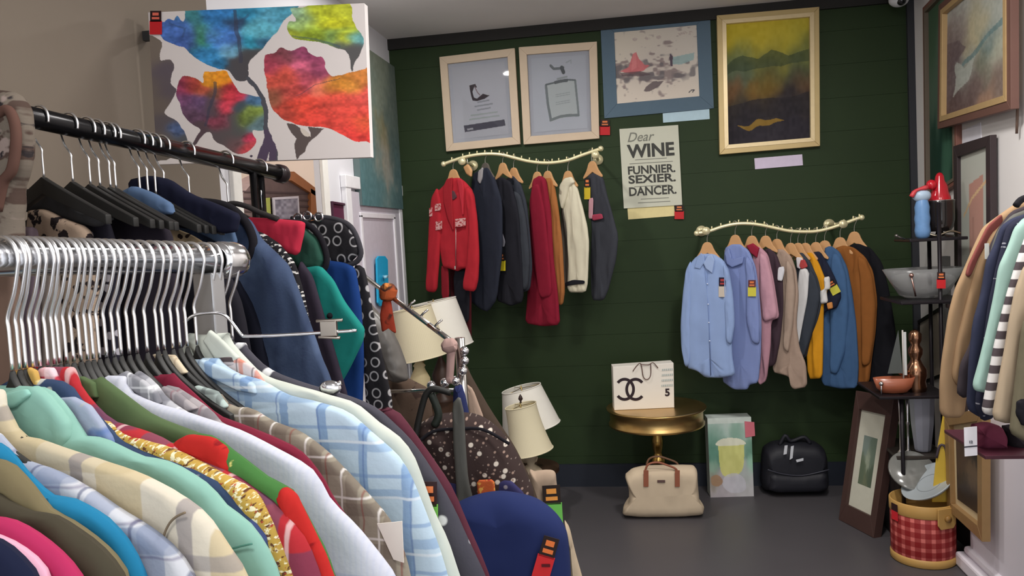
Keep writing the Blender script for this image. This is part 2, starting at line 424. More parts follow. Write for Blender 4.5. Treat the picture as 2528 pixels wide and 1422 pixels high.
def p_shoe(U, V):
    C = base(U, (212, 214, 224))
    C = lay(C, inpoly(U, V, [(.26, .74), (.80, .72), (.81, .785), (.27, .81)]), (92, 92, 108))
    C = lay(C, inpoly(U, V, [(.30, .775), (.38, .772), (.385, .79), (.305, .795)]), (190, 190, 200))
    for i, (y, a, b_) in enumerate(((.50, .46, .62), (.54, .42, .66), (.58, .45, .63), (.63, .36, .72), (.67, .34, .74))):
        C = lay(C, inpoly(U, V, [(a, y+.006), (b_, y-.004), (b_, y+.012), (a, y+.022)]), (168, 172, 184) if i < 3 else (186, 196, 198))
    C = lay(C, inpoly(U, V, [(.37, .33), (.45, .32), (.47, .36), (.43, .355), (.405, .40), (.42, .46), (.46, .475), (.54, .43), (.60, .45), (.63, .455), (.56, .485), (.46, .50), (.40, .49), (.385, .44), (.375, .38)]), (62, 52, 62))
    C = lay(C, seg(U, V, [(.44, .35), (.47, .41), (.50, .44)], .006), (150, 130, 138))
    return C
def p_bottle(U, V):
    C = base(U, (214, 219, 230)); g = (150, 160, 164)
    C = lay(C, inpoly(U, V, [(.33, .40), (.70, .37), (.73, .73), (.37, .77)]), (212, 220, 222))
    C = lay(C, seg(U, V, [(.33, .41), (.345, .60), (.375, .76)], .016), (140, 150, 155)); C = lay(C, seg(U, V, [(.705, .38), (.72, .55), (.735, .72)], .013), (146, 156, 160))
    C = lay(C, seg(U, V, [(.33, .40), (.45, .385), (.52, .38), (.60, .365), (.70, .375)], .009), (120, 130, 136)); C = lay(C, seg(U, V, [(.45, .385), (.52, .375), (.60, .372)], .016), (110, 118, 124))
    C = lay(C, seg(U, V, [(.37, .765), (.5, .735), (.6, .73), (.735, .735)], .014), (142, 152, 155))
    C = lay(C, seg(U, V, [(.40, .21), (.44, .245), (.50, .245), (.56, .24)], .014), (134, 142, 148)); C = lay(C, seg(U, V, [(.54, .24), (.56, .285)], .022), (96, 104, 110))
    C = lay(C, seg(U, V, [(.60, .19), (.66, .17), (.66, .2)], .007), (190, 198, 206)); C = lay(C, seg(U, V, [(.48, .35), (.60, .335)], .01), (176, 184, 190))
    for y in (.50, .52, .58, .60): C = lay(C, seg(U, V, [(.45, y+.01), (.63, y-.005)], .004), (182, 192, 196))
    return C
framed('framed_print', 'square-cornered pale wood frame holding a small high heel shoe print, left of the pair', BW, [(1087, 143), (1272, 121), (1286, 357), (1104, 375)], m_birch, .05, .03,
       [(.05, m_paper, 'mount'), (.075, m_paper, 'sheet')], lambda U, V: p_shoe(.155+U*.69, .125+V*.75), (180, 230), glass=True)
framed('framed_print', 'pale wood frame holding a line drawing of a square perfume bottle', BW, [(1282, 119), (1474, 105), (1480, 343), (1294, 358)], m_birch, .05, .03,
       [(.05, m_paper, 'mount'), (.075, m_paper, 'sheet')], lambda U, V: p_bottle(.155+U*.69, .125+V*.75), (180, 230), glass=True)
def p_beach(U, V):
    C = blobs(U, V, [(.3, .1, .4, (216, 206, 190)), (.7, .2, .4, (208, 200, 190)), (.5, .5, .25, (190, 178, 172)), (.5, .9, .4, (222, 210, 196))])
    n = vnoise(U, V, 9, 3)+.6*vnoise(U, V*1.8, 21, 7)
    band = np.exp(-((V-.60)/.17)**2); k = (n*1.7+band*.9-.62)
    C = lay(C, np.clip(k*3, 0, 1)*.75*np.ones_like(U), (132, 116, 116)); C = lay(C, np.clip((vnoise(U, V, 16, 11)+band*.5-.42)*5, 0, 1), (104, 100, 104), .7)
    C = lay(C, inpoly(U, V, [(.68, .42), (.96, .38), (.95, .48), (.8, .53), (.7, .52)]), (152, 178, 178), .85)
    C = lay(C, inpoly(U, V, [(.05, .55), (.16, .50), (.22, .32), (.26, .30), (.29, .40), (.36, .49), (.42, .50), (.34, .57), (.2, .60)]), (206, 112, 116), .9)
    C = lay(C, inpoly(U, V, [(.22, .32), (.26, .30), (.255, .52), (.19, .56)]), (222, 140, 140), .6)
    C = lay(C, inpoly(U, V, [(.05, .57), (.3, .57), (.44, .63), (.30, .645), (.08, .62)]), (96, 80, 84), .7)
    C = lay(C, inpoly(U, V, [(.36, .80), (.45, .73), (.58, .74), (.52, .81), (.40, .87), (.33, .86)]), (110, 98, 100), .9)
    C = lay(C, inpoly(U, V, [(.67, .36), (.70, .40), (.695, .54), (.67, .54), (.66, .42)]), (92, 80, 92))
    for x, y in ((.25, .12), (.40, .12), (.54, .12), (.8, .1), (.86, .09), (.92, .1)): C = lay(C, (np.hypot((U-x)/1.2, V-y) < .025) & (vnoise(U, V, 60, 4) > -.1), (186, 170, 164), .8)
    return lay(C, seg(U, V, [(.88, .93), (.91, .90), (.94, .905), (.92, .93)], .007), (90, 88, 92))
framed('matted_print', 'beach scene with red tent in a wide grey-blue mat beside the tall gold frame', BW, [(1482, 50), (1752, 26), (1762, 268), (1492, 293)], mat((92, 112, 128), .8, 0, .03), .085, .012,
       [(.085, mat((222, 208, 192), .8), 'sheet')], p_beach, (170, 140))
def p_abstract(U, V):   # plain colour fields in place of a known portrait
    C = blobs(U, V, [(.15, .03, .2, (200, 180, 54)), (.85, .08, .25, (190, 176, 62)), (.5, .12, .2, (206, 184, 58)), (.12, .30, .12, (112, 124, 84)), (.9, .3, .14, (84, 98, 70)), (.5, .32, .14, (120, 124, 70)), (.12, .45, .14, (86, 100, 84)), (.9, .45, .12, (78, 84, 66)), (.5, .44, .12, (70, 76, 56)),
                     (.08, .56, .09, (136, 84, 46)), (.93, .57, .1, (118, 80, 52)), (.5, .57, .12, (172, 128, 40)), (.3, .56, .08, (140, 104, 46)), (.1, .70, .1, (70, 62, 46)), (.5, .70, .12, (60, 54, 50)), (.9, .70, .1, (64, 56, 50)), (.5, .85, .25, (50, 46, 54)), (.9, .88, .3, (46, 42, 50)), (.1, .93, .2, (44, 40, 46))], .10, 2, 6)
    C = lay(C, inpoly(U+.02*vnoise(U, V, 20, 4), V+.03*vnoise(U, V, 9, 6), [(0, .33), (.2, .26), (.38, .31), (.55, .24), (.75, .30), (1, .25), (1, .36), (0, .40)]), (62, 74, 54), .6)
    C = lay(C, inpoly(U, V+.05*vnoise(U, V, 6, 9), [(0, .66), (1, .62), (1, .80), (0, .82)]), (46, 42, 46), .7)
    C = lay(C, inpoly(U, V+.05*vnoise(U, V, 8, 12), [(.12, .84), (.6, .80), (.7, .835), (.3, .875)]), (176, 136, 48), .7)
    return C + (vnoise(U, V, 30, 5)*12)[..., None]
framed('framed_painting', 'tall yellow and dark painting in a cream-gold moulded frame, on the green wall', BW, [(1768, 42), (2019, 21), (2021, 362), (1775, 383)], mat((196, 172, 122), .45, .2, .08, 9), .05, .04,
       [(.052, mat((150, 130, 90), .6), 'slip')], p_abstract, (170, 240), fm2=mat((226, 204, 160), .35, .2))
def plate(name, label, cat, pl, px, m_, th=.004, c=0, **kw):
    mb = MB(); mb.prism([q+pl.n*(th+c) for q in quad(pl, px)], pl.n*-th); return obj(name, mb, m_, None, label, cat, bevel=kw.get('bevel', 0))
plate('title_card', 'pale blue blank card tucked under the grey-blue matted beach print', 'card', BW, [(1636, 280), (1751, 269), (1752, 294), (1637, 303)], mat((188, 214, 226), .7), .004)
plate('title_card', 'lilac white card hung below the tall cream-gold frame', 'card', BW, [(1862, 391), (1980, 381), (1982, 408), (1864, 418)], mat((218, 204, 226), .7))
def tag_small(name, label, pl, x0, y0, x1, y1, c, cat='price tag', low=(196, 34, 40), top=(44, 22, 24), parent=None, tilt=0, mid=None, lift=.003):
    """shop tag: dark printed top with a small mark, coloured card below"""
    w_, h_ = x1-x0, y1-y0; cx, cy = (x0+x1)/2, (y0+y1)/2
    def R_(u, v):
        X, Yv = (u-.5)*w_, (v-.5)*h_; return (cx+X*math.cos(tilt)-Yv*math.sin(tilt), cy+X*math.sin(tilt)+Yv*math.cos(tilt))
    def q(u0, v0, u1, v1): return [pl.W(*pl.ab(*R_(u, v)), c+lift) for u, v in ((u0, v0), (u1, v0), (u1, v1), (u0, v1))]
    if parent is None: t = thing(name, label, cat, (q(0, 1, 1, 1)[0]+q(0, 1, 1, 1)[1])/2)
    else:
        t = bpy.data.objects.new(name, None); COL.objects.link(t); t.parent = parent
        t.location = q(.5, 1, .5, 1)[0]-wloc(parent)
    mb = MB(); mb.prism(q(0, .42, 1, 1), pl.n*-.0015); obj('coloured_card', mb, mat(low, .6, 0, .02), t)
    mb = MB(); mb.prism(q(.05, 0, .95, .46), pl.n*-.0012); obj('printed_card', mb, mat(top, .6, 0, .02), t)
    mb = MB(); mb.prism([p+pl.n*.001 for p in q(.25, .08, .75, .2)], pl.n*-.0008); mb.prism([p+pl.n*.001 for p in q(.2, .27, .8, .36)], pl.n*-.0008)
    obj('printed_mark', mb, mat(mid or (214, 120, 70), .6), t)
    return t
tag_small('price_tag', 'red price tag hanging by the lower right corner of the bottle drawing frame', BW, 1481, 296, 1506, 334, .01)
# sign
t = thing('sign_board', 'white sign listing wine, funnier, sexier and dancer in grey lettering', 'sign', BW.W(*BW.ab(1610, 512)))
sq = quad(BW, [(1529, 319), (1674, 309), (1684, 506), (1540, 515)])
mb = MB(); mb.prism([q+BW.n*.012 for q in sq], BW.n*-.012); obj('board', mb, mat((208, 208, 190), .7, 0, .02), t, bevel=.001)
ru = (sq[1]-sq[0]).normalized(); uu = (sq[0]-sq[3]).normalized(); Wd = (sq[1]-sq[0]).length; Hd = (sq[3]-sq[0]).length
def sp(u, v): return sq[0]+(sq[1]-sq[0])*u+(sq[3]-sq[0])*v+BW.n*.0125
mi = mat((70, 70, 66), .7); mi2 = mat((128, 128, 118), .7)
def word(body, v, hgt, wid, m_, bold=.0, shear=0, u=.5):
    mb = text_mb(body, hgt/.70, sp(u, v), ru, uu, BW.n, .001, bold, shear)
    xs = [(p-sp(u, v)).dot(ru) for p in mb.v]; k = wid/(max(xs)-min(xs)); m0 = (max(xs)+min(xs))/2; P = sp(u, v)
    mb.v = [p+ru*(((p-P).dot(ru)-m0)*k-(p-P).dot(ru)) for p in mb.v]
    obj('lettering', mb, m_, t)
word('Dear', .17, .060, .17, mi2, .0004, .35, .36)
word('WINE', .365, .080, .30, mi, .004, 0, .51); word('FUNNIER.', .575, .050, .30, mi, .002, 0, .51); word('SEXIER.', .69, .050, .30, mi, .002, 0, .51); word('DANCER.', .845, .054, .30, mi, .002, 0, .51)
for u0, u1, v in ((.24, .78, .395), (.14, .88, .44), (.2, .8, .73), (.3, .78, .89), (.25, .8, .935)): mb = MB(); mb.prism([sp(u0, v), sp(u1, v), sp(u1, v+.008), sp(u0, v+.008)], BW.n*.0006); obj('printed_line', mb, mi2, t)
plate('note_card', 'cream yellow note card under the wine sign', 'card', BW, [(1549, 514), (1664, 505), (1666, 533), (1551, 542)], mat((232, 216, 158), .7))
tag_small('price_tag', 'red price tag at the lower right corner of the wine sign', BW, 1665, 507, 1688, 541, .012)
# security camera
cc = onY(2219, -2, 5.0); t = thing('security_camera', 'white dome security camera under the ceiling in the right corner', 'camera', (cc.x, cc.y, HC))
mb = MB(); mb.lathe([(.0, 0), (.055, 0), (.058, -.02), (.058, -.05)], (cc.x, cc.y, HC)); mb.tube([(cc.x, cc.y, HC-.04), (cc.x, cc.y, cc.z+.02)], .05, 20); obj('housing', mb, mat((226, 226, 228), .4), t)
mb = MB(); mb.ball((cc.x, cc.y, cc.z), .056, 16, (1, 1, .8)); obj('dome', mb, mat((214, 214, 218), .3), t)
mb = MB(); mb.ball((cc.x+.003, cc.y-.034, cc.z-.018), .027, 12); obj('lens', mb, mat((22, 22, 26), .1, 0, 0, 5, 0, .6), t)

# ------------------------------------------------------------------ floral canvas by the left wall
CP = Plane((0, 2.38, EYE), (1, 0))
t = thing('floral_canvas', 'large unframed canvas of blue, red and yellow poppies at upper left', 'painting', CP.W(*CP.ab(650, 398)))
cq = quad(CP, [(366, 31), (900, 8), (915, 388), (388, 406)])
mb = MB(); mb.prism(cq, -CP.n*.03); obj('stretched_canvas', mb, mat((222, 216, 214), .8), t, bevel=.002)
def PX(pts): return [((x-375)/532+0*y, (y-(31-(x-366)*.043))/378) for x, y in pts]  # picture fractions of the canvas
def p_floral(U, V):
    C = base(U, (226, 217, 214))
    Z = lambda pts: smoothpoly(PX([(340+x/3.385, y/3.385) for x, y in pts]), 4)
    Zs = lambda pts: PX([(340+x/3.385, y/3.385) for x, y in pts])
    q = lambda L: [(*PX([(340+x/3.385, y/3.385)])[0], r, c) for x, y, r, c in L]
    W = U+.012*vnoise(U, V, 14, 2)+.006*vnoise(U, V, 37, 3); X = V+.014*vnoise(U, V, 14, 6)+.007*vnoise(U, V, 37, 8)
    taupe = (122, 110, 100)
    C = lay(C, inpoly(W, X, Z([(0, 290), (110, 290), (215, 355), (200, 500), (290, 500), (312, 560), (275, 690), (325, 760), (215, 920), (240, 975), (310, 1010), (350, 1080), (385, 1240), (0, 1300)])), (1, 1, 1))
    msk = inpoly(W, X, Z([(0, 290), (110, 290), (215, 355), (200, 500), (290, 500), (312, 560), (275, 690), (325, 760), (215, 920), (240, 975), (310, 1010), (350, 1080), (385, 1240), (0, 1300)]))
    C[msk] = blobs(U, V, q([(60, 400, .1, taupe), (100, 800, .09, (112, 100, 92)), (230, 600, .06, (98, 88, 96)), (240, 760, .05, (94, 84, 94)), (200, 1050, .06, (96, 88, 92)), (290, 1080, .035, (84, 112, 168)), (350, 1180, .04, (88, 90, 96)), (120, 1200, .08, (110, 100, 90))]), .03)[msk]
    blue = inpoly(W, X, Z([(205, 190), (255, 180), (290, 150), (330, 160), (365, 125), (405, 170), (430, 150), (440, 100), (520, 60), (1320, 20), (1330, 110), (1240, 200), (1150, 320), (1020, 460), (960, 520), (950, 600), (930, 665), (840, 670), (780, 600), (700, 575), (590, 540), (520, 480), (400, 390), (230, 330)]))
    C[blue] = blobs(W, X, q([(300, 260, .07, (82, 120, 196)), (400, 330, .05, (78, 106, 180)), (480, 120, .05, (70, 134, 140)), (550, 280, .055, (76, 140, 120)), (570, 340, .03, (70, 150, 110)), (700, 150, .06, (60, 128, 192)), (740, 300, .06, (84, 134, 214)), (620, 430, .05, (66, 148, 206)), (800, 420, .04, (122, 180, 208)), (870, 180, .035, (60, 74, 104)), (880, 340, .03, (66, 84, 124)), (960, 120, .05, (56, 140, 178)),
                                 (1030, 250, .05, (104, 186, 206)), (970, 350, .04, (60, 164, 196)), (1130, 130, .05, (98, 172, 200)), (1240, 90, .05, (86, 160, 186)), (1100, 360, .03, (64, 110, 140)), (870, 560, .055, (84, 80, 84)), (950, 520, .05, (82, 80, 82)), (720, 540, .03, (48, 120, 168))]), .05, 3, 11)[blue]
    yel = inpoly(W, X, Z([(1320, 70), (1400, 60), (1560, 20), (1760, 0), (1820, 60), (1830, 200), (1900, 300), (1895, 380), (1870, 450), (1830, 500), (1805, 585), (1785, 500), (1760, 430), (1700, 400), (1560, 350), (1400, 330), (1320, 310), (1290, 230), (1310, 180), (1360, 170)]))
    C[yel] = blobs(W, X, q([(1400, 120, .04, (150, 186, 160)), (1420, 190, .04, (168, 200, 120)), (1560, 100, .06, (196, 206, 58)), (1640, 180, .05, (206, 204, 44)), (1760, 100, .05, (190, 196, 60)), (1500, 270, .04, (150, 170, 50)), (1640, 300, .05, (124, 156, 86)), (1750, 330, .04, (186, 192, 50)), (1860, 340, .035, (100, 160, 168)), (1720, 390, .03, (96, 104, 98)), (1800, 440, .04, (94, 92, 92)), (1350, 290, .03, (164, 176, 58))]), .04, 8, 10)[yel]
    red = inpoly(W, X, Z([(1085, 480), (1120, 450), (1170, 440), (1215, 395), (1300, 415), (1400, 378), (1440, 400), (1450, 430), (1520, 460), (1560, 460), (1585, 500), (1590, 560), (1635, 625), (1700, 620), (1800, 590), (1900, 560), (1990, 560), (1990, 1190), (1900, 1170), (1800, 1165), (1700, 1120), (1560, 1060), (1450, 1050), (1340, 1040), (1230, 1000), (1130, 900), (1100, 820), (1100, 700), (1085, 620)]))
    C[red] = blobs(W, X, q([(1140, 520, .05, (190, 74, 96)), (1230, 470, .05, (120, 70, 76)), (1400, 440, .05, (150, 72, 104)), (1360, 560, .04, (214, 104, 132)), (1200, 640, .05, (222, 92, 76)), (1540, 540, .06, (162, 78, 108)), (1420, 680, .05, (190, 84, 100)), (1300, 760, .05, (208, 84, 78)), (1150, 800, .045, (150, 92, 70)), (1540, 720, .04, (240, 130, 100)), (1700, 700, .05, (228, 150, 60)), (1860, 620, .05, (214, 134, 66)), (1780, 720, .03, (232, 160, 70)), (1400, 880, .07, (246, 84, 66)), (1600, 860, .07, (232, 88, 74)),
                                (1250, 940, .045, (196, 80, 66)), (1750, 950, .08, (238, 84, 72)), (1860, 1020, .04, (250, 112, 70)), (1880, 800, .06, (230, 92, 84)), (1840, 1120, .06, (240, 72, 66)), (1500, 1000, .06, (232, 76, 66))]), .04, 13, 9)[red]
    C = lay(C, inpoly(W, X, Zs([(1245, 1035), (1320, 1040), (1360, 1070), (1375, 1110), (1440, 1135), (1440, 1100), (1420, 1050), (1550, 1070), (1500, 1130), (1420, 1180), (1385, 1260), (1310, 1330), (1300, 1200), (1320, 1160), (1280, 1110)])), (98, 86, 84))
    C = lay(C, inpoly(W, X, Z([(1360, 1070), (1400, 1080), (1440, 1125), (1400, 1135), (1370, 1110)])), (216, 204, 192))
    pur = inpoly(W, X, Z([(370, 650), (420, 635), (500, 650), (560, 690), (575, 600), (650, 600), (750, 600), (800, 680), (870, 770), (960, 790), (1040, 810), (1070, 900), (1075, 1060), (1030, 1090), (960, 1090), (985, 1180), (940, 1250), (860, 1285), (800, 1280), (700, 1210), (640, 1180), (610, 1110), (580, 1100), (520, 1140), (470, 1200), (440, 1230), (430, 1220), (470, 1140), (500, 1080), (420, 1030), (370, 940), (360, 870), (325, 800), (330, 740)]))
    C[pur] = blobs(W, X, q([(380, 720, .04, (150, 62, 92)), (450, 700, .035, (176, 74, 60)), (380, 830, .04, (120, 76, 110)), (500, 860, .05, (112, 84, 122)), (430, 940, .04, (100, 72, 92)), (540, 760, .03, (200, 96, 70)), (615, 650, .032, (236, 156, 50)), (710, 660, .032, (238, 150, 44)), (660, 780, .035, (124, 92, 72)), (620, 900, .04, (92, 78, 84)), (760, 780, .04, (206, 62, 72)), (830, 800, .03, (196, 62, 84)), (740, 900, .03, (228, 72, 92)),
                                (680, 1010, .04, (140, 66, 84)), (950, 830, .03, (86, 124, 160)), (960, 930, .03, (140, 160, 76)), (900, 1000, .03, (120, 138, 60)), (860, 900, .03, (76, 88, 96)), (1010, 1030, .04, (108, 134, 140)), (800, 1040, .05, (90, 92, 90)), (720, 1140, .06, (96, 86, 88)), (820, 1180, .04, (124, 90, 92)), (940, 1140, .025, (216, 66, 96)), (900, 1230, .03, (206, 76, 84)), (500, 1100, .03, (92, 74, 80))]), .03, 23, 10)[pur]
    C = lay(C, seg(W, X, Zs([(940, 650), (1000, 720), (1050, 820), (1075, 930), (1075, 1060), (1110, 1180), (1140, 1280), (1150, 1360)]), .010), (84, 84, 92))
    C = lay(C, inpoly(W, X, Zs([(1065, 1080), (1095, 1080), (1145, 1230), (1155, 1370), (1090, 1370), (1085, 1270), (1060, 1370), (960, 1370), (1010, 1280), (1050, 1150)])), (88, 74, 96))
    C = lay(C, np.hypot(U-Zs([(935, 1305)])[0][0], V-Zs([(935, 1305)])[0][1]) < .007, (70, 60, 80))
    tex = 1+.22*vnoise(U, V, 46, 21)+.16*vnoise(U, V, 90, 22)+.2*vnoise(U*.6, V*1.4, 24, 5)
    col = (C.max(-1)-C.min(-1) > 26)[..., None]; C = np.where(col, C*tex[..., None], C)
    C = lay(C, seg(W, X, Zs([(850, 100), (870, 250), (880, 400), (890, 520)]), .009) | seg(W, X, Zs([(655, 690), (640, 800), (600, 920), (560, 1050)]), .008) | seg(W, X, Zs([(1340, 800), (1500, 700), (1700, 640)]), .002), (66, 66, 84), .55)
    C = lay(C, seg(W, X, Zs([(300, 190), (420, 230), (400, 300)]), .005) | seg(W, X, Zs([(880, 180), (960, 130)]), .008) | seg(W, X, Zs([(1330, 300), (1500, 320), (1700, 380)]), .006), (60, 80, 110), .4)
    return C
picture('painted_front', [q+CP.n*.0008 for q in cq], paint_mat(.75), 460, 330, p_floral, t)
mb = MB(); c0 = CP.W(*CP.ab(500, 60), -.045); mb.box((XL+.06, c0.y+.02, c0.z), (.12, .02, .03)); mb.box((XL+.2, c0.y, c0.z-.02), (.3, .02, .02)); obj('wall_bracket', mb, mat((60, 60, 60), .5), t)
tag_small('price_tag', 'red price tag on the top left corner of the poppy canvas', CP, 372, 28, 402, 86, .003, mid=(228, 110, 90))
# teal abstract canvas on the white part of the left wall
t = thing('abstract_canvas', 'tall teal and grey abstract canvas above the white door', 'painting', LW.W(4.7, -.2))
def zc(y, x): return LW.ab(x, y)[1]
tq = [LW.W(4.36, -1.18), LW.W(5.17, -1.18), LW.W(5.17, -.235), LW.W(4.36, -.235)]
mb = MB(); mb.prism([q+LW.n*.04 for q in tq], LW.n*-.037); obj('stretched_canvas', mb, mat((96, 112, 112), .8), t)
picture('painted_front', [q+LW.n*.0405 for q in tq], paint_mat(.8), 90, 150, lambda U, V: blobs(U, V, [(.1, .1, .2, (108, 120, 112)), (.6, .15, .2, (128, 136, 122)), (.9, .3, .2, (92, 104, 98)), (.3, .4, .2, (126, 140, 128)), (.55, .5, .12, (130, 120, 84)), (.2, .6, .2, (90, 118, 120)), (.6, .7, .16, (164, 150, 134)),
        (.8, .55, .15, (82, 100, 98)), (.2, .9, .25, (86, 122, 126)), (.6, .95, .2, (96, 126, 126)), (.95, .9, .2, (84, 110, 112)), (.7, .8, .08, (170, 158, 144))], .16, 4, 8)+(vnoise(U, V, 40, 3)*14)[..., None], t)
framed('framed_print', 'small maroon picture with an orange lower band on the white wall by the doorway', LW, [(812, 497), (872, 507), (875, 572), (816, 572)], mat((72, 40, 58), .6), .012, .02, [(.012, mat((86, 34, 60), .6), 'sheet')],
       lambda U, V: lay(base(U, (88, 38, 62)), seg(U, V, [(.12, .62), (.88, .66), (.88, 1.0)], .05), (196, 92, 44)), (50, 60))
# blue hanger on the door
t = thing('door_hanger', 'bright blue plastic hanger strip on the white door', 'hanger', LW.W(*LW.ab(926, 760), .03))
mb = MB(); mb.prism([LW.W(*LW.ab(x, y), .05) for x, y in ((911, 640), (916, 633), (932, 633), (939, 642), (941, 752), (936, 760), (920, 756), (914, 748))], LW.n*-.012); obj('strip', mb, mat((38, 168, 214), .4), t, bevel=.003)
for yy in (684, 720): mb = MB(); mb.tube([LW.W(*LW.ab(926, yy), .05), LW.W(*LW.ab(926, yy), .075), LW.W(*LW.ab(918, yy+2), .08)], .009); obj('hook', mb, mat((150, 205, 225), .3), t)
# gabled wooden display beyond the doorway
AP = Plane((-1.95, 0, EYE), (0, 1))
t = thing('gabled_display', 'brown wooden display with a pointed gable beyond the doorway', 'display', AP.W(*AP.ab(680, 560), -.05))
t.location.z = 0
def apx(pts, c=0): return [AP.W(*AP.ab(x, y), c) for x, y in pts]
mb = MB(); mb.prism(apx([(566, 1500), (566, 520), (622, 452), (668, 428), (716, 428), (782, 478), (782, 1500)]), AP.n*-.12); mb.v = [Vector((p.x, p.y, max(0, p.z))) for p in mb.v]; obj('back_board', mb, mat((112, 92, 88), .7, 0, .2, 30), t)
mb = MB()
for k in range(5): mb.prism(apx([(580, 470+k*16), (770, 476+k*16), (770, 480+k*16), (580, 474+k*16)], .006), AP.n*-.008)
obj('slat', mb, mat((84, 66, 66), .7), t)
mb = MB(); mb.prism(apx([(760, 466), (783, 480), (783, 640), (760, 640)], .02), AP.n*-.03); mb.prism(apx([(690, 424), (718, 424), (784, 474), (784, 492), (712, 446), (690, 446)], .02), AP.n*-.03); obj('gable_trim', mb, mat((176, 112, 66), .6, 0, .15, 20), t)
framed('framed_photo', 'small white-matted grey photograph inside the gabled wooden display', Plane((-1.93, 0, EYE), (0, 1)), [(671, 488), (733, 484), (737, 560), (674, 560)], mat((226, 220, 226), .6), .014, .012, [(.014, mat((160, 158, 170), .7), 'sheet')], lambda U, V: base(U, (160, 156, 168))+(vnoise(U, V, 9, 3)*70)[..., None], (40, 50))
plate('lime_card', 'lime green card beside the grey photograph in the gabled display', 'card', Plane((-1.93, 0, EYE), (0, 1)), [(645, 490), (664, 488), (668, 560), (648, 560)], mat((188, 196, 96), .7), .006)

# ================================================================== front clothes rack (chrome rail, shirts)
def at_depth(x, y, dep): d = ray(x, y); return CAM + d*dep
m_chrome = metal((222, 222, 224), .13); m_hook = metal((240, 240, 242), .28); m_blackmetal = mat((26, 25, 27), .25, .6, .05, 20, 0, .5)
m_blackplastic = mat((30, 29, 28), .55, 0, .1, 30, 0, .35)
P1 = at_depth(560, 642, 1.0); P0 = at_depth(0, 640, .72); zr = P1.z-.002
RD = (P0-P1); RLEN = RD.length; RD.normalize()          # from the far end towards the camera
RH = Vector((-RD.y, RD.x, 0)).normalized(); RH = RH if RH.x > 0 else -RH
def s_of(x, P, dirv, lo=-.2, hi=1.2):
    best = min((abs(proj(P+dirv*(lo+(hi-lo)*k/3000))[0]-x), lo+(hi-lo)*k/3000) for k in range(3001) if (P+dirv*(lo+(hi-lo)*k/3000)-CAM).dot(FW) > .1)
    return best[1]
rack = thing('clothes_rack', 'chrome clothes rail at lower left packed with patterned shirts', 'clothes rack', (P1.x, P1.y, 0))
mb = MB(); mb.tube([P1+RD*-.01, P1+RD*.85], .016, 24); obj('rail', mb, m_chrome, rack)
mb = MB()
ax = -RD
for i in range(1):
    pr = [(.0165, 0), (.021, .002), (.0235, .008), (.0235, .03), (.022, .038), (.017, .045), (.008, .048), (.0, .049)]
    n = 24; e1 = RH; e2 = ZV; vs = []
    for r_, z_ in pr:
        for k in range(n): vs.append(P1+RD*.02+ax*z_+(e1*math.cos(2*math.pi*k/n)+e2*math.sin(2*math.pi*k/n))*r_)
    mb.add(vs, [(i_*n+k, i_*n+(k+1) % n, (i_+1)*n+(k+1) % n, (i_+1)*n+k) for i_ in range(len(pr)-1) for k in range(n)])
obj('end_cap', mb, m_chrome, rack)
def ybox(mb, c, dx, dy, z0, z1, dirv):
    h = dirv; n = Vector((-h.y, h.x, 0)); q = [c+h*i*dx/2+n*j*dy/2 for i, j in ((-1, -1), (1, -1), (1, 1), (-1, 1))]
    mb.prism([Vector((p.x, p.y, z0)) for p in q], (0, 0, z1-z0))
for k, sd in enumerate((.035, .80)):
    mb = MB(); ybox(mb, P1+RD*sd, .03, .022, .03, zr-.012, RH); obj('post', mb, mat((176, 176, 178), .3, .8, .03), rack, bevel=.002)
    mb = MB(); ybox(mb, P1+RD*sd, .5, .03, 0, .03, RH); obj('foot', mb, m_chrome, rack, bevel=.003)
mb = MB(); ybox(mb, (P1+RD*.42), .02, .78, .16, .18, RH); obj('crossbar', mb, m_chrome, rack)

HB = .102   # rail centre to hanger neck
def make_hanger(name, O, h, label, hookm, bodym, w=.19, drop=.095, rr=.0205, hb=HB, group=None, wr=.0019, flat=.007, band=.024, open_=-1, pw=.6):
    """O = point on the rail axis; hook over the rail, shoulders below"""
    pl = Plane(O, h); t = thing(name, label, 'hanger', pl.W(0, hb), group)
    pts = [(-open_*math.cos(a)*rr*1.0, -math.sin(a)*rr) for a in [math.radians(v) for v in (200, 175, 150, 125, 100, 75, 50, 25, 0, -22)]]
    pts += [(-open_*rr*.55, rr*1.5), (0, hb*.52), (0, hb*.65), (0, hb)]
    mb = MB(); mb.tube([pl.W(a, b) for a, b in pts], wr, 8, smooth_path=4); obj('hook', mb, hookm, t)
    mb = MB(); top = []; bot = []
    for i in range(-14, 15):
        u = math.copysign((abs(i)/14)**1.6, i); a = u*w; d = hb+drop*(abs(u)**pw)
        
        top.append((a, d)); bot.append((a, d+band*(1-.45*abs(u))))
    poly = top+bot[::-1]
    mb.prism([pl.W(a, b, flat/2) for a, b in poly], pl.n*-flat, True); obj('shoulder', mb, bodym, t, bevel=.0015)
    return t
# hangers on the front rail: copies of one
necks = [560, 540, 500, 470, 410, 345, 300, 262, 225, 160, 125, 95, 75, 58, 5, -90, -150, -210, -260, -310, -390, -440, -480]
extra = [24, 40, 112, 142, 178, 195, 210, 243, 280, 320, 372, 388, 428, 446, 520]
for L_, W_, lab in ((necks, .12, 'black hanger with chrome hook on the chrome rail, a shirt over its shoulders'), (extra, .09, 'black hanger with chrome hook on the chrome rail, only its neck showing between shirts')):
    h0 = None
    for nx in L_:
        O = P1+RD*s_of(nx, P1, RD)
        if h0 is None: h0 = make_hanger('clothes_hanger', O, RH, lab, m_hook, m_blackplastic, group='black hangers on the front chrome rail' if W_ > .1 else 'black hangers between the shirts', w=W_, drop=.086*(W_/.12)**.6, band=.046); hl = h0.location-O
        else:
            r_ = dup(h0, O+hl)
            if W_ < .1: r_.rotation_euler.z = random.uniform(-.16, .10)

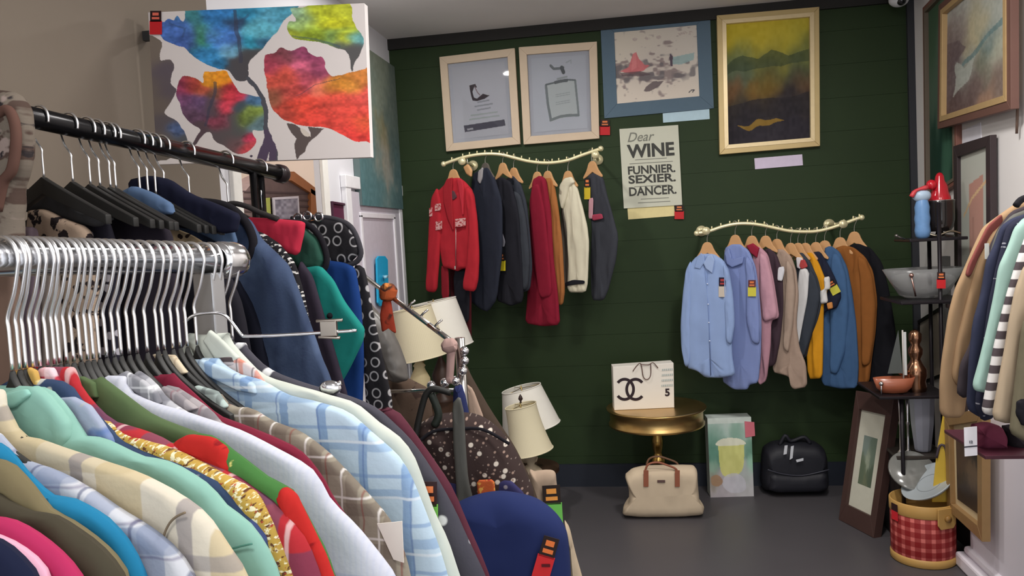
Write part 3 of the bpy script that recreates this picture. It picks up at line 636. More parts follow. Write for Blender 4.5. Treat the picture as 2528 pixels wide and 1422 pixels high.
def garment(name, label, cat, pl, T=.011, px=None, ab=None, m_=None, mirror=True, bottom=.75, fold=.003, ff=(26, 15), seed=1, spine=None, group=None, a0=.03, c=0, N=150, extra=(), R=1.6, part='body', smooth=True):
    pts = ab or pl.px(px)
    if mirror:
        pts = [(max(a, a0), b) for a, b in pts]
        if bottom is not None: am, bm = pts[-1]; pts = pts+[(am+.010, bm+.04), (am+.014, bm+.12), (am+.010, bottom-.1), (am+.004, bottom), (0.0, bottom+.006)]
        spine = spine or ((0, pts[0][1]+.07), (0, (bottom or pts[-1][1])-.2))
    zs = [b for a, b in pts]; xs = [a for a, b in pts]
    t = thing(name, label, cat, pl.W(0 if mirror else (min(xs)+max(xs))/2, max(zs), c), group)
    mb = MB(); mb.puff(pl, pts, T, c, spine, fold, ff, seed, N, smooth, mirror=mirror, R=R); obj(part, mb, m_, t)
    return t
def piece(name, t, pl, px, T, m_, c=0, fold=.0015, seed=1, label=None, ff=(40, 12), N=72, smooth='cut', R=1.3, J=7, ab=None):
    if name == 'collar' and smooth == 'cut': smooth = False; R = .8
    mb = MB(); mb.puff(pl, ab or pl.px(px), T, c, None, fold, ff, seed, N, smooth, J=J, R=R); return obj(name, mb, m_, t, label)

PLd = lambda nx: Plane(P1+RD*s_of(nx, P1, RD), RH)
c_navy = cloth((24, 30, 58)); c_pink = cloth((190, 40, 92)); c_pinkw = cloth((232, 170, 196)); c_dolive = cloth((70, 64, 50)); c_khaki = cloth((122, 110, 78))
c_blue = cloth((26, 126, 174))
m_whplaid = Stack((206, 208, 216)).stripe(0, .05, .024, (150, 160, 186), .012, .75).stripe(1, .05, .02, (138, 150, 178), 0, .7).stripe(0, .05, .003, (90, 96, 130), .03, .7).stripe(1, .025, .002, (100, 90, 130), .0, .5).done()
m_beige = Stack((216, 206, 186)).stripe(0, .11, .045, (198, 178, 136), .0, .8).stripe(1, .11, .03, (190, 172, 132), .0, .6).stripe(0, .11, .014, (146, 138, 140), .045, .75).stripe(1, .11, .012, (140, 134, 140), .03, .6).done()
m_teal = cloth((136, 188, 172), .05)
m_navyb = Stack((52, 70, 104)).blotch(22, .58, (70, 84, 140)).spots(34, .16, (196, 196, 190)).done()
m_gold = Stack((196, 156, 64)).blotch(210, .53, (244, 232, 190)).blotch(190, .58, (104, 62, 40)).blotch(230, .62, (176, 60, 44)).done()
m_redpl = Stack((190, 40, 48)).stripe(0, .06, .024, (110, 74, 96), .02, .7).stripe(1, .06, .022, (90, 60, 90), .0, .6).stripe(0, .06, .004, (226, 190, 190), 0, .7).done()
m_redgreen = Stack((66, 122, 56)).blotch(70, .66, (214, 206, 110)).done(); c_red3 = Stack((196, 34, 30)).blotch(60, .66, (150, 20, 24)).done()
c_olive = cloth((84, 106, 66), .08)
m_lilac = Stack((206, 208, 222)).stripe(0, .006, .0022, (190, 196, 220), 0, .3).stripe(1, .2, .003, (170, 180, 214), 0, .5).done()
m_greypl = Stack((184, 184, 190)).plaid(.026, .010, (112, 112, 122), .0, .6).stripe(0, .026, .002, (236, 236, 240), .01, .8).stripe(1, .026, .002, (236, 236, 240), .01, .8).done()
m_greyp2 = Stack((168, 160, 162)).plaid(.03, .012, (124, 118, 124), .0, .6).stripe(0, .03, .002, (150, 110, 118), .01, .8).done()
c_maroon = cloth((130, 30, 54))
m_tan = Stack((158, 148, 130)).plaid(.042, .014, (118, 104, 92), .0, .6).stripe(0, .042, .0022, (226, 220, 214), .012, .9).stripe(1, .042, .0022, (226, 220, 214), .012, .9).stripe(0, .042, .0018, (140, 74, 66), .03, .7).done()
m_ltblue = Stack((192, 216, 234)).stripe(0, .05, .011, (128, 164, 208), .0, .85).stripe(1, .052, .011, (146, 178, 214), .02, .75).stripe(1, .052, .004, (120, 156, 206), .04, .6).stripe(0, .055, .002, (90, 120, 180), .022, .6).stripe(1, .06, .003, (226, 236, 244), .0, .8).done()
c_mint = cloth((206, 212, 200), .05)
m_birds = Stack((74, 72, 82)).spots(22, .15, (226, 226, 228)).done()
m_bandw = Stack((206, 196, 196)).stripe(1, .016, .006, (60, 44, 48), 0, .9).done()
m_orpl = Stack((222, 208, 206)).plaid(.022, .006, (224, 130, 104), 0, .7).stripe(0, .022, .0015, (60, 60, 70), .006, .8).done()
m_dkmar = cloth((96, 44, 58))
SH = 'shirts on the front rail'
T_ = .0085
# far end of the rail first
def G(label, nx, px, m_, seed, T=T_, cat='shirt', fold=.0065, **k): return garment('shirt', label, cat, PLd(nx), T, px, None, m_, True, .62, fold, seed=seed, **k), PLd(nx)
g, pl = G('dark maroon shirt, farthest on the front rail, its sloping edge beside the floral bag', 560, [(915, 1010), (945, 1004), (985, 1018), (1020, 1062), (1069, 1132), (1112, 1194), (1150, 1280), (1190, 1370), (1215, 1440)], m_dkmar, 19)
g, pl = G('dark grey shirt with small white bird shapes at the right of the shirts', 540, [(585, 846), (600, 853), (662, 909), (745, 944), (850, 975), (924, 1006), (972, 1045), (1016, 1089), (1060, 1150), (1112, 1237), (1150, 1316), (1200, 1425)], m_birds, 18)
g, pl = G('pale mint white shirt with a striped collar band beside the birds shirt', 500, [(505, 822), (531, 814), (557, 835), (609, 887), (653, 927), (719, 949), (806, 975), (876, 997), (937, 1045), (990, 1084), (1025, 1132), (1047, 1189), (1075, 1270), (1105, 1330), (1140, 1430)], c_mint, 17)
piece('collar', g, pl, [(516, 838), (531, 812), (557, 833), (602, 880), (588, 902), (546, 884)], .004, c_mint, .0085)
piece('collar_band', g, pl, [(543, 883), (596, 878), (640, 905), (664, 938), (690, 962), (640, 960), (590, 930), (556, 905)], .004, m_orpl, .0085)
piece('neck_band', g, pl, [(536, 880), (590, 874), (598, 898), (552, 905)], .003, m_bandw, .0105)
tg = tag_small('price_tag', None, pl, 1032, 1195, 1072, 1330, -.008, low=(108, 176, 74), parent=g, lift=0)
g, pl = G('light blue and white plaid shirt with a raised collar', 470, [(512, 884), (540, 889), (587, 922), (644, 938), (710, 975), (780, 992), (859, 1019), (920, 1071), (981, 1124), (1012, 1172), (1038, 1229), (1064, 1294), (1091, 1369), (1112, 1440)], m_ltblue, 16)
piece('collar', g, pl, [(497, 912), (511, 884), (560, 902), (640, 945), (650, 968), (600, 962), (545, 935)], .005, m_ltblue, .008)
g, pl = G('taupe and grey plaid shirt with white lines and a white paper tag at its cuff', 410, [(500, 962), (544, 972), (570, 1003), (618, 1008), (675, 1041), (741, 1067), (806, 1115), (837, 1146), (872, 1181), (916, 1229), (959, 1281), (990, 1338), (1012, 1412), (1020, 1450)], m_tan, 15)
piece('collar', g, pl, [(476, 958), (500, 948), (548, 962), (574, 1000), (560, 1016), (510, 992)], .005, Stack((178, 196, 190)).plaid(.02, .005, (90, 96, 96), 0, .6).done(), .008)
for q in ([(390, 872), (440, 874), (472, 918), (436, 932), (414, 912)],): piece('collar', g, pl, q, .004, Stack((212, 196, 166)).plaid(.02, .0015, (168, 140, 110), 0, .6).done(), .006, label='tan raised collar')
mb = MB(); mb.prism([pl.W(*pl.ab(x, y), .012) for x, y in ((945, 1283), (1006, 1277), (1010, 1378), (985, 1370))], pl.n*-.001); obj('paper_tag', mb, mat((226, 218, 208), .8), g)
g, pl = G('maroon red shirt edge showing under the taupe plaid shirt', 345, [(372, 923), (403, 915), (443, 939), (478, 971), (535, 1023), (587, 1045), (675, 1080), (745, 1119), (797, 1181), (824, 1233), (870, 1300), (935, 1430)], c_maroon, 14)
g, pl = G('grey and white tartan shirt with its collar up beside the olive shirt', 262, [(280, 932), (328, 914), (379, 943), (419, 990), (500, 1040), (600, 1090), (700, 1150), (780, 1230), (850, 1330), (900, 1430)], m_greypl, 13)
piece('collar', g, pl, [(292, 930), (328, 912), (372, 936), (404, 966), (414, 992), (380, 986), (340, 956)], .004, m_greypl, .0085)
g, pl = G('mauve grey check shirt between the maroon shirt and the lilac white shirt', 300, [(395, 963), (419, 949), (466, 975), (518, 1012), (548, 1046), (620, 1080), (700, 1130), (780, 1210), (850, 1310), (905, 1430)], m_greyp2, 12)
piece('collar', g, pl, [(400, 966), (420, 949), (458, 968), (502, 1004), (482, 1014), (430, 986)], .004, m_greyp2, .0085)
g, pl = G('long lilac white shirt running down the middle of the shirt rack', 225, [(237, 927), (269, 931), (316, 963), (379, 994), (435, 1010), (494, 1030), (587, 1062), (684, 1111), (771, 1163), (815, 1237), (872, 1294), (929, 1360), (985, 1440)], m_lilac, 11)
piece('collar', g, pl, [(238, 932), (268, 930), (300, 953), (334, 984), (304, 992), (264, 964)], .004, m_lilac, .0085)
g, pl = G('olive green shirt with a soft raised collar', 160, [(172, 935), (221, 925), (277, 951), (328, 990), (379, 1026), (455, 1058), (514, 1081), (590, 1127), (640, 1170), (700, 1240), (780, 1340), (830, 1430)], c_olive, 10)
piece('collar', g, pl, [(172, 940), (196, 928), (222, 925), (250, 940), (262, 976), (230, 986), (196, 968)], .004, c_olive, .0085)
g, pl = G('red and green holiday shirt with a bunched red shoulder', 125, [(420, 1093), (474, 1071), (530, 1079), (565, 1106), (601, 1132), (657, 1176), (706, 1202), (727, 1216), (749, 1255), (780, 1316), (806, 1369), (830, 1440)], m_redgreen, 9)
piece('red_shoulder', g, pl, [(430, 1100), (448, 1082), (474, 1069), (530, 1076), (566, 1102), (592, 1160), (560, 1170), (500, 1146), (446, 1122)], .009, c_red3, .004, .003)
piece('red_sleeve', g, pl, [(690, 1216), (706, 1198), (730, 1214), (752, 1254), (782, 1315), (808, 1368), (840, 1460), (780, 1460), (740, 1340), (712, 1270)], .009, c_red3, .003, .003)
g, pl = G('red tartan shirt, its edge next to the red and green holiday shirt', 95, [(100, 905), (130, 903), (200, 960), (273, 1036), (336, 1058), (395, 1081), (474, 1129), (553, 1160), (631, 1211), (675, 1242), (710, 1277), (745, 1316), (771, 1364), (795, 1430)], m_redpl, 8)
piece('collar', g, pl, [(95, 912), (128, 903), (148, 904), (176, 948), (196, 976), (150, 960), (118, 930)], .004, Stack((206, 60, 80)).plaid(.03, .012, (238, 214, 222), 0, .6).done(), .008)
g, pl = G('gold and white brocade patterned shirt, a narrow glittering edge', 75, [(240, 1035), (277, 1056), (356, 1085), (435, 1113), (514, 1152), (557, 1176), (622, 1211), (657, 1255), (688, 1316), (719, 1382), (742, 1440)], m_gold, 7, fold=.004, ff=(90, 60))
g, pl = G('slate navy print shirt behind the gold brocade edge', 58, [(150, 940), (196, 985), (245, 1030), (300, 1086), (395, 1127), (474, 1156), (553, 1200), (609, 1262), (644, 1299), (675, 1365), (703, 1440)], m_navyb, 6)
piece('collar', g, pl, [(160, 978), (200, 975), (240, 996), (272, 1040), (292, 1072), (300, 1096), (250, 1085), (205, 1062), (180, 1020)], .004, Stack((160, 170, 194)).blotch(14, .56, (90, 120, 180)).blotch(18, .62, (214, 196, 120)).done(), .008, label='pale blue patterned collar')
piece('collar', g, pl, [(40, 914), (84, 905), (98, 912), (112, 955), (76, 958)], .003, Stack((206, 160, 76)).blotch(40, .5, (176, 90, 40)).blotch(50, .6, (236, 214, 150)).done(), .004, label='orange yellow collar')
g, pl = G('plain pale teal shirt with a large pointed collar', 5, [(104, 955), (130, 967), (158, 998), (190, 1042), (206, 1075), (253, 1083), (300, 1105), (356, 1133), (411, 1141), (466, 1168), (522, 1208), (552, 1246), (609, 1290), (644, 1334), (675, 1390), (692, 1440)], m_teal, 5, a0=.02)
piece('collar', g, pl, [(6, 972), (55, 958), (105, 949), (135, 972), (160, 1002), (188, 1040), (196, 1075), (180, 1112), (130, 1100), (66, 1060), (30, 1018)], .007, m_teal, .006, fold=.002)
piece('collar_point', g, pl, [(12, 976), (60, 962), (100, 952), (112, 968), (70, 1000), (40, 1004)], .003, cloth((142, 200, 184), .05), .0135, 0)
mb = MB(); mb.tube([pl.W(*pl.ab(x, y), .011) for x, y in ((644, 1330), (610, 1338), (586, 1350), (560, 1400))], .0009, 5, smooth_path=4); obj('sleeve_seam', mb, cloth((80, 140, 124)), g)
g, pl = G('cream and tan wide plaid shirt with a buttoned sleeve tab', -90, [(-30, 960), (0, 998), (24, 1026), (51, 1073), (95, 1085), (170, 1113), (253, 1141), (340, 1172), (419, 1212), (482, 1251), (522, 1291), (561, 1350), (610, 1430)], m_beige, 4, fold=.004)
mb = MB(); mb.tube([pl.W(*pl.ab(x, y), .0125) for x, y in ((486, 1252), (462, 1264), (444, 1284), (432, 1320), (428, 1400))], .001, 5, smooth_path=4); obj('sleeve_seam', mb, cloth((130, 112, 90)), g)
g, pl = G('white shirt with blue grey plaid bands beside the bright blue shirt', -150, [(-30, 1060), (0, 1077), (24, 1101), (63, 1137), (130, 1160), (198, 1196), (245, 1224), (300, 1263), (368, 1307), (427, 1358), (480, 1430)], m_whplaid, 3)
g, pl = G('bright blue plain shirt', -210, [(-30, 1090), (0, 1101), (24, 1113), (55, 1156), (87, 1192), (130, 1226), (178, 1233), (237, 1265), (285, 1305), (324, 1358), (362, 1440)], c_blue, 2)
mb = MB(); mb.tube([pl.W(*pl.ab(x, y), .0085) for x, y in ((140, 1224), (127, 1240), (123, 1262), (132, 1300))], .0012, 5, smooth_path=4); obj('sleeve_seam', mb, cloth((12, 84, 120)), g)
g, pl = G('khaki brown shirt tucked between the blue and dark olive ones', -260, [(-40, 1130), (0, 1135), (32, 1148), (79, 1200), (126, 1260), (180, 1290), (245, 1338), (300, 1402), (315, 1440)], c_khaki, 1)
g, pl = G('dark olive brown knitted top above the magenta one', -310, [(-60, 1205), (0, 1228), (40, 1249), (79, 1265), (130, 1273), (178, 1299), (237, 1342), (277, 1386), (305, 1430)], c_dolive, 22, cat='top')
g, pl = G('magenta pink top at the lower left corner', -390, [(-80, 1270), (0, 1279), (24, 1283), (79, 1311), (130, 1350), (170, 1390), (200, 1435)], c_pink, 23, cat='top')
g, pl = G('thin pink white edged garment below the magenta top', -440, [(-80, 1310), (0, 1326), (47, 1350), (87, 1382), (120, 1430)], c_pinkw, 24, cat='top')
g, pl = G('dark navy top in the bottom left corner', -480, [(-80, 1320), (0, 1338), (40, 1366), (83, 1413), (95, 1440)], c_navy, 25, cat='top')
# chrome clip hanger lying across the shirts
Pc = Plane(at_depth(700, 820, .93), Vector((1, .1, 0)))
t = thing('clip_hanger', 'chrome skirt hanger with a long bar sticking out past the rail end', 'hanger', Pc.W(*Pc.ab(700, 826)))
mb = MB(); mb.tube([Pc.W(*Pc.ab(x, y), c) for x, y, c in ((455, 796, 0), (470, 783, 0), (495, 775, 0), (540, 773, 0), (562, 784, 0), (580, 806, 0), (596, 826, 0), (612, 830, 0), (700, 827, 0), (800, 821, 0), (880, 816, 0))], .0019, 8, smooth_path=3); obj('hook_and_bar', mb, m_chrome, t)
mb = MB(); c_ = Pc.W(*Pc.ab(813, 812)); mb.tube([Pc.W(*Pc.ab(780, 793)), Pc.W(*Pc.ab(846, 790))], .002); mb.tube([Pc.W(*Pc.ab(786, 832)), Pc.W(*Pc.ab(840, 834))], .002); mb.box(Pc.W(*Pc.ab(812, 811)), (.020, .006, .018)); obj('clip', mb, metal((160, 150, 140), .25), t, bevel=.001)
t = thing('clip_hanger', 'small shiny chrome clip hanger end beside the dark blue denim jacket', 'hanger', PLd(528).W(*PLd(528).ab(817, 968)))
mb = MB(); q = PLd(528).W(*PLd(528).ab(815, 958)); mb.ball(q, .0115, 12, (1.2, .6, .8)); mb.tube([q, q+Vector((.014, 0, .006))], .003); obj('clip', mb, m_chrome, t)

# ================================================================== back clothes rack (black rail) along the taupe wall
Q0 = at_depth(66, 287, 1.55); Q1 = at_depth(688, 428, 2.3)
QD = (Q0-Q1); QLEN = QD.length; QD.normalize(); QH = Vector((-QD.y, QD.x, 0)).normalized(); QH = QH if QH.x > 0 else -QH
rk = thing('clothes_rack', 'black metal clothes rail running toward the doorway at upper left', 'clothes rack', (Q1.x, Q1.y, 0))
mb = MB(); mb.tube([Q1+QD*-.0, Q0+QD*.35], .0215, 20); obj('rail', mb, m_blackmetal, rk)
mb = MB(); n = 20; vs = []
pr = [(.0215, 0), (.026, .004), (.027, .012), (.027, .028), (.022, .037), (.01, .041), (0, .042)]
for r_, z_ in pr:
    for k in range(n): vs.append(Q1+QD*.01-QD*z_+(QH*math.cos(2*math.pi*k/n)+ZV*math.sin(2*math.pi*k/n))*r_)
mb.add(vs, [(i_*n+k, i_*n+(k+1) % n, (i_+1)*n+(k+1) % n, (i_+1)*n+k) for i_ in range(len(pr)-1) for k in range(n)]); obj('end_cap', mb, mat((34, 26, 28), .3), rk)
for sd in (.10, QLEN+.18):
    C_ = Q1+QD*sd
    for o_ in (-.012, .014): mb = MB(); mb.tube([C_+QD*o_*1.6+QH*o_*.3-ZV*.01, Vector((C_.x, C_.y, .05))+QD*o_*1.6+QH*o_*.3], .0105, 12); obj('post', mb, m_blackmetal, rk)
    mb = MB(); ybox(mb, Vector((C_.x, C_.y, 0)), .5, .04, 0, .05, QH); obj('foot', mb, m_blackmetal, rk, bevel=.004)
def QP(nx): return Plane(Q1+QD*s_of(nx, Q1, QD), QH)
h1 = None
for i, nx in enumerate((95, 168, 212, 236, 262, 276, 336, 356, 376, 398, 460, 556, 640)):
    O = Q1+QD*s_of(nx, Q1, QD)
    if h1 is None: h1 = make_hanger('clothes_hanger', O, QH, 'dark hanger with chrome hook on the black rail at upper left', m_hook, m_blackplastic, group='dark hangers on the black rail', open_=1, hb=.115, rr=.0265, w=.16, drop=.085, wr=.0026, band=.034, flat=.014, pw=.95); hl = h1.location-O
    else: dup(h1, O+hl)
def drape(name, label, cat, pl, px, T, m_, seed=1, fold=.004, c=0, ff=(30, 6), N=120, **k):
    pts = pl.px(px); t = thing(name, label, cat, pl.W(sum(a for a, b in pts)/len(pts), max(b for a, b in pts), c), k.pop('group', None))
    k.setdefault('smooth', 'cut'); k.setdefault('R', 1.2)
    mb = MB(); mb.puff(pl, pts, T, c, None, fold, ff, seed, N, **k); obj('cloth', mb, m_, t); return t
m_leo = Stack((190, 162, 124)).spots(42, .24, (52, 36, 30)).done()
m_bwfl = Stack((44, 42, 54)).spots(30, .28, (190, 186, 196)).done()
m_rings = Stack((40, 38, 42)).spots(24, .30, (178, 174, 176), .35, .07).done()
m_speck = Stack((36, 34, 38)).blotch(110, .56, (214, 210, 206)).done()
m_scarf = Stack((122, 110, 98)).blotch(26, .5, (84, 66, 58), .05).blotch(18, .58, (160, 140, 132), .04).blotch(40, .6, (52, 46, 48)).done()
c_denim = Stack((66, 82, 114), distort=.05).stripe(0, .075, .012, (46, 58, 88), 0, .7, .02).blotch(9, .54, (84, 102, 136), .15).done(); c_denimd = cloth((24, 26, 40), .2, 9); c_black = cloth((30, 28, 34)); c_navyj = cloth((26, 28, 50))  # denim: dark stripes paint the shade of vertical folds, pale blotches the wash
# far end first
pl = QP(668)
t = drape('ring_scarf', 'black scarf covered in grey rings on a wide black hanger at the rail end', 'scarf', pl, [(748, 550), (800, 538), (852, 548), (880, 585), (888, 625), (866, 648), (820, 652), (790, 640), (770, 600)], .012, m_rings, 3)
mb = MB(); mb.tube([pl.W(*pl.ab(x, y)) for x, y in ((720, 540), (780, 536), (830, 542), (866, 560), (886, 600), (890, 632), (868, 652), (810, 656), (770, 650), (752, 640))], .0075, 10, smooth_path=4); obj('padded_edge', mb, cloth((64, 62, 68)), t)
piece('hanging_end', t, pl, [(870, 655), (892, 655), (906, 720), (922, 800), (944, 900), (964, 990), (962, 1060), (904, 1060), (898, 960), (890, 860), (878, 760)], .010, m_rings, -.01)
for k, (x, y) in enumerate(((742, 538), (765, 534), (793, 536))):
    mb = MB(); c_ = pl.W(*pl.ab(x, y), .012); mb.tube([c_+Vector((math.cos(a)*.012, 0, math.sin(a)*.012)) for a in [i*math.pi/6 for i in range(12)]], .0032, 8, closed=True); obj('metal_ring', mb, m_chrome, t)
pl = QP(655)
drape('blouse', 'royal blue blouse under the ring scarf', 'blouse', pl, [(790, 640), (850, 648), (876, 660), (890, 740), (896, 830), (898, 900), (892, 1060), (800, 1060), (790, 800)], .014, cloth((22, 60, 130)), 4)
pl = QP(615)
t = drape('cardigan', 'dark green top on a rounded black hanger tip between red fleece and rings', 'top', pl, [(690, 560), (750, 560), (785, 590), (803, 640), (790, 664), (740, 662), (700, 640)], .014, cloth((46, 92, 76)), 5)
mb = MB(); mb.tube([pl.W(*pl.ab(x, y)) for x, y in ((700, 548), (752, 552), (788, 582), (806, 630), (800, 664), (770, 672), (735, 664))], .0085, 10, smooth_path=4); obj('padded_edge', mb, c_black, t)
t = drape('blouse', 'teal green pointed blouse below the dark green top', 'blouse', QP(600), [(745, 662), (790, 655), (822, 690), (850, 745), (880, 785), (900, 812), (896, 842), (862, 912), (840, 950), (845, 1060), (760, 1060), (740, 800)], .014, cloth((24, 138, 128)), 6)
mb = MB(); p_ = QP(600); mb.ball(p_.W(*p_.ab(822, 778), .015), .008, 10); obj('snap', mb, c_black, t)
drape('trousers', 'dark plum garment between the speckled edge and the teal blouse', 'garment', QP(575), [(740, 640), (770, 680), (800, 780), (830, 880), (860, 985), (860, 1060), (720, 1060), (720, 800)], .012, cloth((52, 44, 58)), 7)
t = drape('fleece_top', 'bright red pink fleece top folded over its hanger behind the denim jacket', 'top', QP(555), [(560, 535), (610, 536), (680, 540), (752, 546), (750, 575), (736, 632), (700, 622), (640, 590), (590, 580)], .014, cloth((214, 44, 70)), 8)
mb = MB(); p_ = QP(555); mb.tube([p_.W(*p_.ab(x, y), .01) for x, y in ((545, 518), (575, 503), (610, 508), (650, 526), (692, 541))], .007, 10, smooth_path=4); obj('dark_lining', mb, cloth((56, 52, 52)), t)
drape('tweed_jacket', 'black jacket with white speckled tweed edge beside the denim jacket', 'jacket', QP(530), [(600, 560), (650, 575), (690, 602), (728, 650), (748, 720), (765, 800), (785, 880), (812, 960), (815, 1060), (600, 1060)], .014, m_speck, 9)
pl = QP(462)
t = drape('denim_jacket', 'blue denim jacket with thick black shoulder edge, behind the chrome rail end', 'jacket', pl, [(400, 530), (470, 512), (560, 508), (615, 540), (645, 590), (678, 620), (712, 655), (742, 735), (768, 812), (792, 885), (822, 960), (826, 1080), (420, 1080), (400, 800)], .02, c_denim, 10, .02, ff=(20, 3), N=170)
piece('dark_lining', t, pl, [(480, 640), (560, 650), (600, 680), (640, 760), (670, 850), (690, 1000), (500, 1000)], .012, c_denimd, .018, .005)
piece('shoulder_panel', t, pl, [(430, 540), (500, 524), (560, 528), (600, 560), (612, 600), (590, 615), (540, 585), (480, 560)], .006, cloth((92, 118, 156), .15, 12), .036, .002)
mb = MB(); mb.tube([pl.W(*pl.ab(x, y), .02) for x, y in ((340, 478), (400, 488), (450, 503), (520, 500), (578, 512), (618, 546), (638, 592), (632, 626), (606, 638), (575, 620))], .0105, 10, smooth_path=5); obj('black_binding', mb, c_black, t)
mb = MB(); mb.box(pl.W(*pl.ab(448, 530), .036), (.017, .004, .045)); obj('pink_tag', mb, mat((226, 176, 172), .6), t, label='pale pink paper strip', bevel=.001)
drape('leopard_top', 'tan leopard print top peeking over the chrome rail end', 'top', QP(400), [(400, 560), (440, 560), (490, 580), (535, 610), (540, 660), (400, 660)], .012, m_leo, 11, c=.02)
drape('plain_blouse', 'plain black purple top right behind the chrome hooks', 'blouse', QP(290), [(262, 528), (300, 520), (360, 540), (420, 562), (440, 700), (470, 900), (470, 1000), (250, 1000), (255, 700)], .014, cloth((46, 40, 50)), 12)
drape('dark_skirt', 'black skirt filling the gap behind the right hooks of the chrome rail', 'skirt', QP(345), [(380, 640), (470, 640), (560, 660), (600, 760), (640, 1000), (380, 1000)], .014, cloth((34, 32, 40)), 13)
drape('print_blouse', 'black blouse with pale petal print behind the chrome hooks', 'blouse', QP(215), [(150, 545), (215, 530), (265, 540), (290, 620), (300, 1000), (150, 1000)], .014, m_bwfl, 14)
drape('animal_print_blouse', 'beige and brown zebra print blouse above the left chrome hooks', 'blouse', QP(140), [(70, 520), (110, 515), (160, 540), (215, 560), (240, 620), (240, 760), (235, 1000), (60, 1000)], .014, Stack((176, 150, 128)).blotch(34, .54, (40, 32, 34), .03).done(), 15)
drape('grey_cardigan', 'charcoal grey cardigan with a smooth curved shoulder under the black rail', 'cardigan', QP(180), [(76, 470), (130, 462), (190, 478), (250, 520), (300, 540), (262, 562), (190, 545), (130, 520), (80, 525)], .016, cloth((64, 64, 66)), 16, c=.02)
drape('grey_trousers', 'grey and beige trousers hanging at the left edge behind the chrome hooks', 'trousers', QP(100), [(92, 640), (140, 640), (150, 800), (150, 1000), (88, 1000)], .012, cloth((150, 136, 126)), 17)
drape('mauve_trousers', 'mauve trousers hanging at the left edge behind the chrome hooks', 'trousers', QP(70), [(48, 560), (88, 560), (96, 800), (96, 1000), (44, 1000)], .012, cloth((112, 94, 104)), 18)
drape('brown_dress', 'brown beige dress at the far left edge behind the chrome hooks', 'dress', QP(40), [(-60, 560), (40, 560), (50, 800), (50, 1000), (-60, 1000)], .012, cloth((150, 120, 104)), 19)
t = drape('navy_blazer', 'dark navy blazer shoulder behind the hooks on the black rail', 'blazer', QP(372), [(296, 442), (345, 431), (395, 440), (450, 478), (520, 505), (572, 530), (560, 580), (400, 560), (300, 500)], .014, c_navyj, 20, c=-.03)
drape('denim_shirt', 'faded blue denim shirt shoulder under the hooks of the black rail', 'shirt', QP(330), [(300, 474), (330, 458), (380, 476), (424, 502), (430, 530), (390, 530), (320, 510)], .014, cloth((86, 112, 150), .2, 12), 21)
pl = Plane(at_depth(40, 400, 1.42), QH)
t = drape('patterned_scarf', 'brown and grey patterned scarf thrown over the near end of the black rail', 'scarf', pl, [(-60, 235), (0, 222), (42, 228), (66, 262), (74, 330), (70, 410), (52, 460), (48, 560), (56, 640), (-60, 640)], .03, m_scarf, 22, .008, ff=(30, 14))
mb = MB(); mb.tube([pl.W(*pl.ab(x, y), .028) for x, y in ((18, 300), (52, 276), (70, 300), (76, 350), (66, 420), (44, 452), (30, 520))], .009, 10, smooth_path=4); obj('brown_border', mb, cloth((104, 72, 62)), t)

# ================================================================== wavy wall rails and the clothes on them
m_brass = mat((232, 222, 178), .35, .45, .03, 20, 0, .5); m_woodh = mat((196, 150, 104), .5, 0, .12, 20)
WY = 4.86
WP = Plane((0, WY, EYE), (1, 0))
def wavy(label, pts, discs, npeg):
    P = [WP.W(*WP.ab(x, y)) for x, y in pts]; t = thing('wavy_rail', label, 'wall rail', (P[0]+P[-1])/2)
    t.location.y = D
    mb = MB(); mb.tube(P, .0105, 12, smooth_path=5); obj('bar', mb, m_brass, t)
    for q in (P[0], P[-1]): mb = MB(); mb.ball(q, .017, 10); obj('ball_end', mb, m_brass, t)
    C = catmull(P, 12); L = len(C)
    for k in range(1, npeg): q = C[int(L*k/npeg)]; mb = MB(); mb.tube([q+Vector((0, 0, .006)), q+Vector((.002, 0, .024))], [.0035, .0045], 6); obj('peg', mb, m_brass, t)
    for x, y in discs:
        c_ = WP.W(*WP.ab(x, y)); mb = MB()
        mb.tube([Vector((c_.x, c_.y-.012, c_.z)), Vector((c_.x, c_.y+.01, c_.z))], .024, 20); mb.tube([c_, Vector((c_.x, D-.01, c_.z))], .010, 10)
        mb.tube([Vector((c_.x, D-.012, c_.z)), Vector((c_.x, D, c_.z))], .034, 20); obj('bracket', mb, m_brass, t)
    return P
ra = [(1095, 405), (1139, 390), (1172, 383), (1205, 380), (1238, 382), (1271, 390), (1304, 398), (1338, 402), (1371, 401), (1404, 395), (1437, 383), (1483, 367)]
rb = [(1720, 576), (1749, 571), (1782, 560), (1815, 553), (1848, 552), (1881, 556), (1914, 563), (1948, 570), (1981, 572), (2014, 571), (2047, 564), (2080, 553), (2113, 541), (2127, 537)]
wavy('wavy pale brass wall rail with pegs above the red jacket', ra, [(1141, 398), (1470, 382)], 20)
wavy('wavy pale brass wall rail with pegs above the blue shirts', rb, [(1743, 570), (2081, 553)], 20)
def rail_y(L, x):
    for (x1, y1), (x2, y2) in zip(L, L[1:]):
        if x1 <= x <= x2: return y1+(y2-y1)*(x-x1)/(x2-x1)
    return L[0][1] if x < L[0][0] else L[-1][1]
def WPl(rail, nx, ang=-.62, dy=0): o = WP.W(*WP.ab(nx, rail_y(rail, nx))); return Plane(o+Vector((0, dy, 0)), (math.cos(ang), math.sin(ang)))
